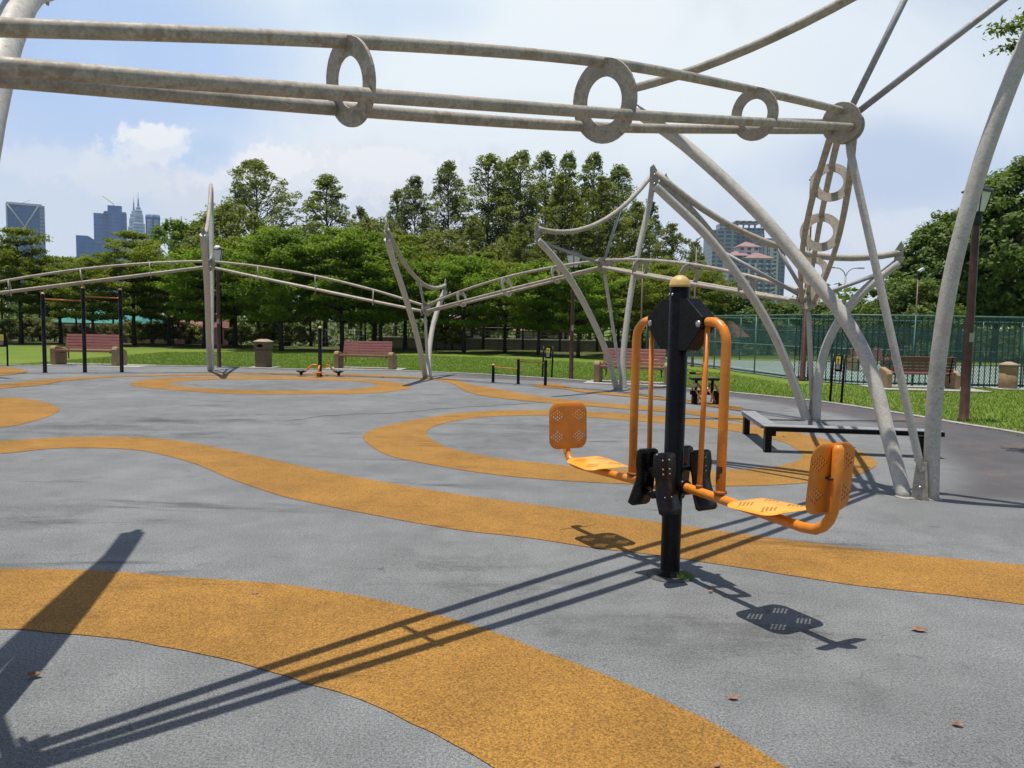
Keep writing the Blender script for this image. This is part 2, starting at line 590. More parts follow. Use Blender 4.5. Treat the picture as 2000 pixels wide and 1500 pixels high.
MT['bark_pale'] = mat_paint('pale_bark', (0.10, 0.085, 0.07), 0.4, 0.9, 10.0, None, 0, 0.2)
MT['green_steel'] = mat_paint('green_paint', (0.085, 0.19, 0.16), 0.25, 0.5, 8.0)
MT['dark_green_steel'] = mat_paint('dark_green_paint', (0.02, 0.055, 0.05), 0.25, 0.5, 8.0)
MT['white'] = mat_paint('white_paint', (0.75, 0.75, 0.74), 0.1, 0.5, 3.0)
MT['dry_leaf'] = mat_paint('dry_leaf', (0.30, 0.15, 0.075), 0.5, 0.7, 30.0)

# ------------------------------------------------------------------ ground
def sstep(a, b, x):
    t = min(1, max(0, (x - a) / (b - a)))
    return t * t * (3 - 2 * t)


def gz(x, y):
    return -0.03 - 1.7 * sstep(47, 66, y)


def mat_grass():
    m, t = mat_new('lawn_grass')
    v = coords(t, 'World')
    n1 = t.noise(v, 0.35, 5, 0.6, 0.5)
    n2 = t.noise(v, 3.0, 5, 0.65)
    n3 = t.noise(v, 45.0, 3, 0.7)
    sp = t.new('ShaderNodeSeparateXYZ', ins={0: v})
    base = t.mix(t.rng(n1, 0.32, 0.68), (0.110, 0.185, 0.020), (0.160, 0.215, 0.030))
    base = t.mix(t.math('MULTIPLY', t.rng(n2, 0.48, 0.68), 0.6), base, (0.20, 0.185, 0.06))
    base = t.mix(t.math('MULTIPLY', t.rng(t.noise(v, 1.1, 6, 0.7, 0.4), 0.60, 0.70), 0.5), base, (0.13, 0.10, 0.05))
    f = t.rng(n3, 0.3, 0.7, 0.6, 1.35)
    base = t.mix(1.0, base, t.new('ShaderNodeCombineColor', ins={0: f, 1: f, 2: f}).outputs[0], 'MULTIPLY')
    # bare earth and leaf litter under the trees
    soil = t.math('MULTIPLY', t.rng(t.math('ADD', sp.outputs[1], t.math('MULTIPLY', n2, 4.0)), 40.0, 45.0), t.rng(sp.outputs[0], 8.0, 4.0))
    base = t.mix(t.math('MULTIPLY', soil, t.rng(n2, 0.3, 0.6, 0.35, 0.9)), base, (0.06, 0.05, 0.03))
    finish(t, base, 0.85, 0, n3, 0.5, 0.03, 0.15)
    return m


MT['grass'] = mat_grass()
xs = [-2500, -1600, -800, -300, -120, -60, -30, -15, 0, 15, 30, 60, 120, 300, 800, 1600, 2500]
ys = [-60, 0, 20, 40, 47, 50, 53, 56, 59, 62, 66, 80, 120, 300, 800, 2000, 3400]
mb = MB()
mb.add([(x, y, gz(x, y)) for y in ys for x in xs],
       [(j * len(xs) + i, j * len(xs) + i + 1, (j + 1) * len(xs) + i + 1, (j + 1) * len(xs) + i) for j in range(len(ys) - 1) for i in range(len(xs) - 1)], True)
tag(mb.build('ground', MT['grass']), 'mown green lawn running back under the trees', 'lawn', kind='structure')

kerb_px = [(-420, 717), (-200, 716), (0, 715), (100, 715), (270, 715), (420, 717), (500, 720), (650, 723), (760, 724), (850, 728), (960, 733), (1070, 740), (1180, 747),
           (1290, 756), (1430, 768), (1520, 777), (1604, 786), (1737, 806), (1860, 827), (2000, 850), (2250, 900), (2700, 1010)]
kerb = catmull([gp(*p) for p in kerb_px], 5)
poly = [(p.x, p.y, 0.0) for p in kerb] + [(12, 3, 0), (13, -7, 0), (-24, -7, 0), (-24, 18, 0)]
mb = MB()
tris = tessellate_polygon([[Vector(p) for p in poly]])
mb.add(poly, [tuple(t_) for t_ in tris])
ob = mb.build('plaza', MT['rubber'])
bm = bmesh.new(); bm.from_mesh(ob.data); bmesh.ops.recalc_face_normals(bm, faces=bm.faces)
if sum(f.normal.z for f in bm.faces) < 0:
    bmesh.ops.reverse_faces(bm, faces=bm.faces)
bm.to_mesh(ob.data); bm.free()
tag(ob, 'grey rubber surface of the exercise plaza, worn dark towards the right', 'pavement', kind='structure')

mb = MB()
nk = len(kerb)
prof = [(0.0, -0.06), (0.0, 0.022), (0.11, 0.03), (0.13, -0.06)]
kv = []
for i, p in enumerate(kerb):
    tng = (kerb[min(i + 1, nk - 1)] - kerb[max(i - 1, 0)]).normalized()
    nrm = Vector((-tng.y, tng.x, 0))
    for (o_, z_) in prof:
        kv.append((p.x + nrm.x * o_, p.y + nrm.y * o_, z_))
kf = []
for i in range(nk - 1):
    for j in range(3):
        kf.append((i * 4 + j, (i + 1) * 4 + j, (i + 1) * 4 + j + 1, i * 4 + j + 1))
mb.add(kv, kf)
tag(mb.build('kerb', MT['kerb']), 'narrow pale concrete kerb between rubber surface and lawn', 'kerb', kind='structure')


def strip_band(name, up, lo, label, n=60, z=0.004):
    """a ribbon between two edges given as photo points on the ground"""
    def resample(px):
        c_ = catmull([Vector((p[0], p[1], 0)) for p in px], 12)
        L = [0]
        for a, b in zip(c_, c_[1:]):
            L.append(L[-1] + (b - a).length)
        out, k = [], 0
        for i in range(n + 1):
            s_ = L[-1] * i / n
            while k < len(L) - 2 and L[k + 1] < s_:
                k += 1
            f_ = (s_ - L[k]) / max(1e-9, L[k + 1] - L[k])
            q = c_[k].lerp(c_[k + 1], min(1, f_))
            g_ = gp(q.x, q.y, z)
            g_.x += 0.0022 * math.sin(i * 1.9 + px[0][1]) + 0.0025 * math.sin(i * 0.83 + px[1][1])
            g_.y += 0.0025 * math.sin(i * 1.37 + px[0][1]) + 0.003 * math.sin(i * 0.61 + px[1][1])
            out.append(g_)
        return out
    a, b = resample(up), resample(lo)
    m_ = MB()
    m_.add(a + b, [(n + 1 + i, n + 2 + i, i + 1, i) for i in range(n)])
    return tag(m_.build(name, MT['orange_rubber']), label, 'ground marking', kind='structure')


def ring_band(name, outer, inner, label, z=0.004, n=120):
    def polar(px):
        g_ = [gp(p[0], p[1], z) for p in px]
        cx_ = sum(p.x for p in g_) / len(g_)
        cy_ = sum(p.y for p in g_) / len(g_)
        return g_, cx_, cy_
    go, _, _ = polar(outer)
    gi, cx_, cy_ = polar(inner)

    def radial(g_):
        c_ = catmull(g_, 10, True)
        an = sorted((math.atan2(p.y - cy_, p.x - cx_), (Vector((p.x - cx_, p.y - cy_))).length) for p in c_)
        A_n = [a for a, _ in an]
        Rn = [r_ for _, r_ in an]
        A_n = [A_n[-1] - 2 * math.pi] + A_n + [A_n[0] + 2 * math.pi]
        Rn = [Rn[-1]] + Rn + [Rn[0]]
        th = np.linspace(-math.pi, math.pi, n, endpoint=False)
        rr_ = np.interp(th, A_n, Rn)
        return [(cx_ + r_ * math.cos(t_), cy_ + r_ * math.sin(t_), z) for t_, r_ in zip(th, rr_)]
    a, b = radial(go), radial(gi)
    m_ = MB()
    m_.add(a + b, [(i, (i + 1) % n, n + (i + 1) % n, n + i) for i in range(n)])
    return tag(m_.build(name, MT['orange_rubber']), label, 'ground marking', kind='structure')


def blob_band(name, px, label, z=0.004):
    g_ = catmull([gp(p[0], p[1], z) for p in px], 8, True)
    m_ = MB()
    m_.add(g_, [tuple(t_) for t_ in tessellate_polygon([g_])])
    o_ = m_.build(name, MT['orange_rubber'])
    b_ = bmesh.new(); b_.from_mesh(o_.data); bmesh.ops.recalc_face_normals(b_, faces=b_.faces)
    if sum(f.normal.z for f in b_.faces) < 0:
        bmesh.ops.reverse_faces(b_, faces=b_.faces)
    b_.to_mesh(o_.data); b_.free()
    return tag(o_, label, 'ground marking', kind='structure')


strip_band('path_band', [(-500, 1125), (-200, 1113), (0, 1110), (180, 1114), (380, 1128), (550, 1141), (700, 1163), (847, 1198), (980, 1240), (1120, 1294), (1225, 1336), (1330, 1381), (1405, 1420), (1538, 1500), (1720, 1620), (1900, 1760)],
           [(-500, 1250), (-200, 1232), (0, 1228), (120, 1236), (250, 1250), (400, 1278), (500, 1303), (600, 1333), (700, 1365), (787, 1402), (875, 1448), (970, 1502), (1080, 1590), (1180, 1700)],
           'broad ochre rubber band curving across the foreground', 80)
strip_band('path_band', [(-400, 880), (-150, 868), (0, 861), (100, 855), (230, 853), (330, 858), (430, 875), (530, 897), (650, 923), (790, 948), (930, 970), (1100, 993), (1290, 1020), (1500, 1049), (1750, 1080), (2000, 1103), (2300, 1130)],
           [(-400, 905), (-150, 893), (0, 886), (100, 876), (200, 875), (290, 882), (380, 905), (450, 935), (550, 968), (650, 990), (780, 1015), (900, 1035), (1030, 1050), (1150, 1068), (1290, 1085), (1480, 1113), (1650, 1140), (1850, 1162), (2000, 1180), (2300, 1222)],
           'wavy ochre rubber band passing behind the orange leg press post', 100)
ring_band('path_ring', [(709, 852), (720, 868), (760, 890), (830, 905), (930, 922), (1050, 935), (1200, 944), (1320, 948), (1450, 949), (1560, 944), (1650, 934), (1700, 917), (1712, 903), (1690, 886), (1640, 866), (1570, 847), (1500, 835), (1400, 823), (1300, 813), (1200, 806), (1100, 802), (1000, 801), (900, 806), (820, 818), (760, 830), (725, 840)],
          [(832, 845), (845, 859), (870, 872), (910, 883), (980, 896), (1050, 903), (1130, 911), (1250, 918), (1340, 920), (1420, 918), (1486, 914), (1530, 908), (1561, 897), (1566, 887), (1543, 869), (1508, 857), (1440, 843), (1340, 830), (1227, 821), (1140, 814), (1066, 811), (965, 813), (895, 821), (850, 832)],
          'large ochre ring on the ground beside the black balance beam')
ring_band('path_ring', [(254, 751), (290, 758), (385, 765), (455, 769), (560, 770), (700, 769), (770, 764), (802, 757), (790, 750), (737, 742), (660, 737), (560, 735), (450, 735), (350, 737), (285, 741)],
          [(329, 749), (350, 753), (385, 757), (460, 761), (560, 763), (665, 761), (720, 757), (737, 752), (720, 747), (685, 744), (600, 742), (500, 741), (420, 741), (365, 744)],
          'smaller ochre ring on the ground in front of the waist twister')
strip_band('path_band', [(-300, 765), (-100, 755), (0, 750), (52, 744), (140, 737), (245, 733.5), (330, 731), (450, 729), (560, 728.5), (660, 729.5), (760, 733), (840, 738), (895, 741), (909, 749), (958, 757), (1052, 774), (1140, 783), (1224, 790), (1340, 799), (1480, 818)],
           [(-300, 778), (-100, 765), (0, 759), (87, 751), (122, 744), (210, 737.5), (315, 734), (450, 732.5), (560, 732), (650, 733), (740, 737), (846, 742), (885, 750), (912, 765), (965, 776), (1052, 785), (1140, 792), (1224, 799), (1340, 808), (1480, 829)],
           'thin ochre band winding along the far side of the plaza', 120, 0.007)
blob_band('path_blob', [(-200, 778), (0, 776), (52, 779), (95, 788), (116, 799), (100, 811), (63, 823), (0, 835), (-200, 850)], 'rounded ochre patch reaching in from the left edge', 0.004)
blob_band('path_blob', [(-120, 714.5), (0, 716.5), (35, 720), (54, 725), (35, 730), (0, 733), (-120, 738)], 'narrow ochre patch at far left near the sign', 0.010)
strip_band('path_band', [(1040, 751), (1065, 748.5), (1088, 749), (1110, 755), (1140, 761), (1230, 770), (1340, 780), (1450, 795)],
           [(1040, 753), (1060, 757), (1088, 758), (1110, 761), (1140, 766), (1230, 775), (1340, 786), (1450, 802)],
           'faint ochre tongue under the low push-up bars', 40, 0.010)

# an old crack that wanders across the grey
MT['crack'] = mat_paint('dark_crack', (0.045, 0.045, 0.044), 0.4, 0.9, 20.0)
rc = random.Random(4)
cp_ = catmull([gp(560, 822, 0.003), gp(650, 811, 0.003), (gp(770, 806, 0.003)), gp(880, 797, 0.003), gp(980, 791, 0.003), gp(1070, 786, 0.003), gp(1130, 788, 0.003)], 14)
ca, cb = [], []
for i, p in enumerate(cp_):
    w_ = 0.012 + 0.014 * rc.random()
    o_ = 0.05 * math.sin(i * 0.7) + 0.03 * rc.uniform(-1, 1)
    ca.append(Vector((p.x, p.y + o_ + w_, 0.003))); cb.append(Vector((p.x, p.y + o_ - w_, 0.003)))
mb = MB(); nc_ = len(ca)
mb.add(ca + cb, [(nc_ + i, nc_ + i + 1, i + 1, i) for i in range(nc_ - 1)])
tag(mb.build('ground_crack', MT['crack']), 'thin dark crack wandering across the grey rubber left of the large ring', 'ground marking', kind='structure')

# ------------------------------------------------------------------ steel canopy frame
CENTRE = Vector((-3, 13, 0))


def px_curve(pts, d0, d1, n=6):
    """points read from the photo, their distance running from d0 to d1"""
    L = [0.0]
    for a, b in zip(pts, pts[1:]):
        L.append(L[-1] + math.hypot(b[0] - a[0], b[1] - a[1]))
    return catmull([at(p[0], p[1], d0 + (d1 - d0) * l_ / L[-1]) for p, l_ in zip(pts, L)], n)


def sagged(a, b, sag, n=16):
    a, b = Vector(a), Vector(b)
    mid = (a + b) / 2 - Vector((0, 0, sag))
    return [(1 - t) ** 2 * a + 2 * t * (1 - t) * (2 * mid - (a + b) / 2) + t * t * b for t in [i / n for i in range(n + 1)]]


def ground_start(pts):
    """make a leg meet the ground"""
    p = pts[0].copy()
    pts[0] = Vector((p.x, p.y, -0.02))
    return pts


def leg_curve(base, tip, bow=0.35, n=14, zc=0.62, sx_=0.0):
    base, tip = Vector(base), Vector(tip)
    c1 = base + Vector(((tip.x - base.x) * bow + sx_, (tip.y - base.y) * bow, (tip.z - base.z) * zc))
    return [(1 - t) ** 2 * base + 2 * t * (1 - t) * c1 + t * t * tip for t in [i / n for i in range(n + 1)]]


HUB = {}


def mast(name, label, base, hub, leg_in, leg_out, sag, r_leg, r_sag, r_tie, dirs, tie_in=None, tie_out=None, rim_i=8, web=0.0, blade=(0.16, 0.42), mat='steel'):
    base = Vector(base)
    hub = Vector(hub)
    HUB[name] = hub
    t = thing('steel_mast', label, 'canopy mast', base, 0, 'leaning masts of the bare steel canopy frame')
    inv = Matrix.Translation(-base)

    def loc(pts):
        return [inv @ Vector(p) for p in pts]
    ls = []
    for nm, pts in (('inner_leg', leg_in), ('outer_leg', leg_out)):
        m_ = MB()
        m_.tube(loc(pts), r_leg, 16)
        ls.append(m_.build(nm, MT['steel_clean' if mat == 'steel' else mat], t))
    ti, to = leg_in[-1], leg_out[-1]
    # the rim tube that sags between the two leg tips
    top_i = ti + Vector((0, 0, blade[1] * 0.55))
    top_o = to + Vector((0, 0, blade[1] * 0.4))
    rim = sagged(top_i, top_o, sag)
    m_ = MB(); m_.tube(loc(rim), r_sag, 14); m_.build('rim_tube', MT['steel'], t)
    # end plates
    rad = (to - ti); rad.z = 0; rad.normalize()
    side = Vector((-rad.y, rad.x, 0))
    for tip_, sgn in ((ti, -1), (to, 1)):
        m_ = MB()
        fr = Matrix((rad * sgn, Vector((0, 0, 1)), side)).transposed().to_4x4()
        fr.translation = tip_ - base + Vector((0, 0, blade[1] * 0.25)) + rad * sgn * 0.02
        w_, h_ = blade
        m_.prism([(-w_ * 0.5, -h_ * 0.45), (w_ * 0.1, -h_ * 0.5), (w_ * 0.5, -h_ * 0.1), (w_ * 0.5, h_ * 0.5), (w_ * 0.12, h_ * 0.62), (-w_ * 0.4, h_ * 0.3)], 0.016, fr)
        e_ = m_.build('end_plate', MT['steel'], t)
        for k in (-0.15, 0.2):
            m_ = MB()
            m_.lathe([(0.016, -0.022), (0.016, 0.022)], fr @ Vector((0.0, h_ * k, 0)), 8, side)
            m_.build('bolt', MT['bolt'], e_)
    # ties
    mid = rim[rim_i]
    pi_ = leg_in[min(len(leg_in) - 1, int(len(leg_in) * (tie_in or 0.86)))]
    po_ = leg_out[int((len(leg_out) - 1) * (tie_out or 0.80))]
    for q in ((pi_, mid, po_) if tie_in != 0 else (mid, po_)):
        dv = (q - hub).normalized()
        m_ = MB(); m_.tube(loc([hub + dv * 0.14, q]), r_tie, 12); m_.build('tie_tube', MT['steel_grey'], t)
    if web:
        # tapering web plate welded along the top of the inner leg
        m_ = MB()
        k0 = int(len(leg_in) * (0.52 if web < 1 else 0.34))
        A1, B1 = [], []
        for i in range(k0, len(leg_in)):
            f_ = (i - k0) / (len(leg_in) - 1 - k0)
            q = leg_in[i]
            tow = (hub.lerp(rim[8], 0.6) - q)
            tg = (leg_in[min(i + 1, len(leg_in) - 1)] - leg_in[i - 1]).normalized()
            tow = (tow - tg * tow.dot(tg)).normalized()
            A1.append(inv @ q)
            B1.append(inv @ (q + tow * (r_leg + web * f_)) if web < 1 else inv @ hub.lerp(pi_, 0.10 + 0.9 * i / (len(leg_in) - 1)))
        n_ = len(A1)
        off = side * 0.008
        m_.add([p + off for p in A1] + [p + off for p in B1] + [p - off for p in A1] + [p - off for p in B1],
               [(i, i + 1, n_ + i + 1, n_ + i) for i in range(n_ - 1)] + [(2 * n_ + i, 3 * n_ + i, 3 * n_ + i + 1, 2 * n_ + i + 1) for i in range(n_ - 1)]
               + [(n_ + i, n_ + i + 1, 3 * n_ + i + 1, 3 * n_ + i) for i in range(n_ - 1)] + [(n_ - 1, 3 * n_ - 1, 4 * n_ - 1, 2 * n_ - 1)])
        m_.build('web_plate', MT['steel'], t)
    # strut and the bolted plate it stands on
    foot = base + Vector((0, 0, 0.28))
    dv = (hub - foot).normalized()
    m_ = MB()
    m_.tube(loc([foot + dv * 0.02, foot + dv * 0.12, hub - dv * 0.30, hub - dv * 0.16]), [r_tie * 0.9, r_tie * 1.2, r_tie * 1.2, r_tie * 0.7], 14)
    m_.build('centre_strut', MT['steel_clean' if mat == 'steel' else mat], t)
    m_ = MB()
    fr = Matrix((rad, Vector((0, 0, 1)), side)).transposed().to_4x4()
    m_.prism([(-0.075, -0.02), (0.075, -0.02), (0.06, 0.2), (0.045, 0.36), (-0.045, 0.36), (-0.06, 0.2)], 0.014, fr)
    pl = m_.build('base_plate', MT['steel'], t)
    for br_, bw_, bz_ in ((0.016, 0.03, 0.12), (0.034, 0.022, 0.29)):
        m_ = MB()
        m_.lathe([(br_, -bw_), (br_, bw_)], (0, 0, bz_), 12, side)
        m_.build('bolt', MT['bolt'], pl)
    # welded foot flanges
    for pts in (leg_in, leg_out):
        m_ = MB()
        m_.lathe([(r_leg * 1.35, -0.005), (r_leg * 1.35, 0.008), (r_leg * 1.08, 0.014)], Vector((pts[0].x - base.x, pts[0].y - base.y, 0)), 20)
        m_.build('foot_flange', MT['steel'], t)
    # hub: discs facing each truss, around a short drum
    m_ = MB()
    for d_ in dirs:
        dd = Vector(d_).normalized()
        m_.lathe([(0.185, 0.045), (0.19, 0.05), (0.19, 0.06), (0.185, 0.065)], inv @ hub, 32, dd, False)
        m_.lathe([(0.10, -0.02), (0.10, 0.045)], inv @ hub, 20, dd)
    m_.build('hub_disc', MT['steel'], t)
    return t


def truss(name, label, a, b, r_ch, sizes=(0.23, 0.275, 0.23), fr=(0.235, 0.5, 0.765), lift=0.06, ring_ax=None, he=0.11):
    a, b = Vector(a), Vector(b)
    t = thing('truss_beam', label, 'truss', (a + b) / 2, 0, 'three-tube trusses linking the masts')
    inv = Matrix.Translation(-(a + b) / 2)
    ax = (b - a).normalized()
    up = (Vector((0, 0, 1)) - ax * ax.z).normalized()
    sd = ax.cross(up)
    L = (b - a).length
    nodes = [(0.06 / L, he)] + [(f, s) for f, s in zip(fr, sizes)] + [(1 - 0.06 / L, 0.11)]
    for ang in (90, 210, 330):
        d_ = up * math.sin(R(ang)) + sd * math.cos(R(ang))
        pts = []
        for f, s in nodes:
            p = a.lerp(b, f) + up * lift * math.sin(math.pi * f) + d_ * (s - r_ch * 0.6 if s not in (0.11, he) else s)
            pts.append(inv @ p)
        m_ = MB(); m_.tube(catmull(pts, 8), r_ch, 12); m_.build('chord_tube', MT['steel'], t)
    for f, s in zip(fr, sizes):
        m_ = MB()
        m_.ring(inv @ (a.lerp(b, f) + up * lift * math.sin(math.pi * f)), Vector(ring_ax) if ring_ax else ax, up, s, s * 0.57, 0.016)
        m_.build('ring_plate', MT['steel'], t)
    return t


# mast by the leg press (A)
hA = at(1648, 240, 7.45); hC = at(1578, 585, 13.2); hB = at(1178, 517, 18.5); hD = at(830, 605, 21.5); hE = at(407, 517, 22.4)
hG = Vector((-15.0, 20.3, 2.0)); _q = gp(27, 1492)
hF = Vector((_q.x - 0.125 * 2.45, _q.y - 0.02 * 2.45, 2.45))
legs = ground_start(px_curve([(1768, 977), (1735, 850), (1700, 720), (1655, 630), (1590, 545), (1480, 415), (1340, 285), (1235, 212)], 7.27, 9.3))
lo_ = px_curve([(1818, 982), (1824, 800), (1841, 640), (1867, 500), (1912, 335), (1957, 205), (1996, 105)], 7.23, 6.85)
lo_ = ground_start(lo_ + [Vector((4.52, 6.62, 4.75)), Vector((4.80, 6.4, 5.55))])
mA = mast('A', 'nearest whole steel mast, two thick cream legs meeting right of the orange leg press', gp(1796, 976), hA, legs, lo_, 0.30, 0.070, 0.050, 0.031, (hF - hA, hC - hA), tie_in=0.95, tie_out=0.975, rim_i=11)
legs = ground_start(px_curve([(1576, 822), (1555, 760), (1510, 650), (1450, 550), (1380, 460), (1300, 382), (1280, 364)], 13.27, 13.2))
lo_ = ground_start(px_curve([(1594, 822), (1600, 730), (1625, 650), (1680, 575), (1752, 514)], 13.25, 13.4))
mast('C', 'steel mast behind the black balance beam, low hub hidden by a nearer leg', gp(1585, 819), hC, legs, lo_, 0.55, 0.075, 0.055, 0.035, (hA - hC, hB - hC), tie_in=0.6, tie_out=0.93, web=0.22)
legs = ground_start(px_curve([(1205, 763), (1185, 690), (1150, 610), (1110, 540), (1075, 495), (1050, 468)], 19.1, 16.8))
lo_ = ground_start(px_curve([(1220, 763), (1217, 700), (1228, 600), (1245, 500), (1268, 400), (1275, 352)], 19.2, 20.0))
mast('B', 'tall steel mast in front of the slatted bench behind the leg press', gp(1212, 761), hB, legs, lo_, 0.55, 0.075, 0.055, 0.035, (hC - hB, hD - hB), tie_in=0.95, tie_out=0.62, rim_i=11)
legs = ground_start(px_curve([(831, 737), (815, 660), (790, 575), (765, 500), (756, 467)], 21.8, 18.8))
lo_ = ground_start(px_curve([(838, 737), (838, 690), (845, 640), (858, 595), (869, 568)], 21.9, 23.3))
mast('D', 'low steel mast right of the middle red bench, one leg short and bowed', gp(835, 736), hD, legs, lo_, 0.55, 0.075, 0.055, 0.035, (hB - hD, hE - hD), tie_in=0, tie_out=0.9, mat='steel')
legs = ground_start(px_curve([(410, 724), (407, 650), (404, 560), (399, 490), (396, 458)], 23.0, 20.1))
lo_ = ground_start(px_curve([(413, 724), (413, 600), (413, 480), (412, 366)], 23.1, 24.6))
mast('E', 'tall steel mast seen edge on, standing left of the brown litter bin', gp(411.5, 723), hE, legs, lo_, 0.55, 0.075, 0.055, 0.035, (hD - hE, hG - hE), tie_in=0.9, tie_out=0.62, blade=(0.15, 0.2))
b_ = Vector((-15.4, 20.6, 0))
mast('G', 'steel mast just outside the left edge holding the far left truss', b_, hG, leg_curve((-15.3, 20.5, -0.02), (-12.95, 18.9, 4.0)), leg_curve((-15.5, 20.7, -0.02), (-16.8, 21.5, 2.6)), 0.5, 0.075, 0.055, 0.035, (hE - hG, Vector((-0.4, -0.9, 0))))
b_ = Vector((-1.96, 2.40, 0))
mast('F', 'nearest steel mast, its tall leg crossing the top left corner', b_, hF, leg_curve((-1.98, 2.46, -0.02), (-3.27, 5.50, 3.85), 0.5, 14, 0.86, -0.11), leg_curve((-1.94, 2.33, -0.02), (-2.2, 0.9, 2.6)), 0.1, 0.086, 0.058, 0.031, (hA - hF, Vector((-0.9, 0.3, 0))), tie_in=0, tie_out=0.8)

truss('AF', 'nearest truss of three grimy tubes and ring plates crossing the whole top', hF, hA, 0.0345, (0.205, 0.260, 0.205), lift=0.02, he=0.085, fr=(0.245, 0.508, 0.77))
truss('AC', 'steep truss hanging between the two right masts with pale rings', hA, hC, 0.036, (0.225, 0.265, 0.225))
truss('CB', 'truss with half hidden rings passing behind the leg press cap', hC, hB, 0.036, (0.225, 0.265, 0.225))
truss('BD', 'truss sloping down to the low mast, its rings round as hoops', hB, hD, 0.036, (0.225, 0.265, 0.225))
truss('DE', 'truss between the edge-on mast and the low mast, rings seen edge on', hD, hE, 0.036, (0.225, 0.265, 0.225), ring_ax=(0.968, 0.25, 0))
truss('EG', 'truss running off the left edge above the chin-up bars', hE, hG, 0.036, (0.225, 0.265, 0.225), ring_ax=(0.90, 0.436, 0.1))

# ------------------------------------------------------------------ orange leg press
def rrect(w_, h_, r_, n=6):
    out = []
    for cx_, cy_, a0 in ((w_ / 2 - r_, h_ / 2 - r_, 0), (-w_ / 2 + r_, h_ / 2 - r_, 90), (-w_ / 2 + r_, -h_ / 2 + r_, 180), (w_ / 2 - r_, -h_ / 2 + r_, 270)):
        for k in range(n + 1):
            a = R(a0 + 90 * k / n)
            out.append((cx_ + r_ * math.cos(a), cy_ + r_ * math.sin(a)))
    return out


def mat_perforated(name, col, rad=0.0060, pitch=0.0195):
    """orange sheet with four diamond groups of drilled holes"""
    m, t = mat_new(name)
    v = coords(t, 'Object')
    n1 = t.noise(v, 9.0, 4)
    sp = t.new('ShaderNodeSeparateXYZ', ins={0: v})
    ax_ = t.math('SUBTRACT', t.math('ABSOLUTE', sp.outputs[0]), 0.083)
    ay_ = t.math('SUBTRACT', t.math('ABSOLUTE', sp.outputs[1]), 0.098)
    p_ = t.math('MULTIPLY_ADD', t.math('ADD', ax_, t.math('MULTIPLY', ay_, 0.7)), 0.80, pitch / 2)
    q_ = t.math('MULTIPLY_ADD', t.math('SUBTRACT', ax_, t.math('MULTIPLY', ay_, 0.7)), 0.80, pitch / 2)
    cp_ = t.math('SUBTRACT', p_, t.math('MULTIPLY', t.math('ROUND', t.math('DIVIDE', p_, pitch)), pitch))
    cq_ = t.math('SUBTRACT', q_, t.math('MULTIPLY', t.math('ROUND', t.math('DIVIDE', q_, pitch)), pitch))
    d_ = t.math('SQRT', t.math('ADD', t.math('MULTIPLY', cp_, cp_), t.math('MULTIPLY', cq_, cq_)))
    inside = t.math('MULTIPLY', t.math('LESS_THAN', t.math('ABSOLUTE', t.math('SUBTRACT', p_, pitch / 2)), pitch * 2), t.math('LESS_THAN', t.math('ABSOLUTE', t.math('SUBTRACT', q_, pitch / 2)), pitch * 2))
    hole = t.math('MULTIPLY', t.math('LESS_THAN', d_, rad), inside)
    f = t.rng(n1, 0.3, 0.7, 0.88, 1.08)
    base = t.mix(1.0, col, t.new('ShaderNodeCombineColor', ins={0: f, 1: f, 2: f}).outputs[0], 'MULTIPLY')
    p = t.new('ShaderNodeBsdfPrincipled', ins={'Base Color': base, 'Roughness': 0.33})
    tr = t.new('ShaderNodeBsdfTransparent')
    mx = t.new('ShaderNodeMixShader', ins={0: hole, 1: p.outputs[0], 2: tr.outputs[0]})
    t.new('ShaderNodeOutputMaterial', ins={'Surface': mx.outputs[0]})
    return m


MT['perf'] = mat_perforated('perforated_orange_sheet', (0.74, 0.235, 0.018))
MT['perf_glare'] = mat_perforated('perforated_sheet_painted_glare', (0.84, 0.365, 0.034))  # orange sheet lightened for the seats, sun glare put into its colour


def dished_plate(w_, h_, r_, th, dish, nx=14, ny=14):
    """rounded plate in local xy whose side edges curl down by dish"""
    m_ = MB()
    loop = rrect(w_, h_, r_, 7)
    rings_ = []
    for s_ in (1.0, 0.97, 0.8, 0.6, 0.4, 0.2, 0.02):
        rings_.append([(x * s_, y * s_) for x, y in loop])

    def zf(x, y):
        return -dish * (abs(y) / (w_ / 2)) ** 2.2
    n = len(loop)
    for sgn in (1, -1):
        vs_ = []
        for ri, rg in enumerate(rings_):
            e = 0.0 if ri else th * 0.5
            for x, y in rg:
                vs_.append((x, y, zf(x, y) + sgn * (th / 2) - sgn * e))
        fs = []
        for i in range(len(rings_) - 1):
            for k in range(n):
                k2 = (k + 1) % n
                q = (i * n + k, i * n + k2, (i + 1) * n + k2, (i + 1) * n + k)
                fs.append(q if sgn > 0 else tuple(reversed(q)))
        o = (len(rings_) - 1) * n
        q = tuple(o + k for k in range(n))
        fs.append(q if sgn > 0 else tuple(reversed(q)))
        m_.add(vs_, fs, True)
    return m_


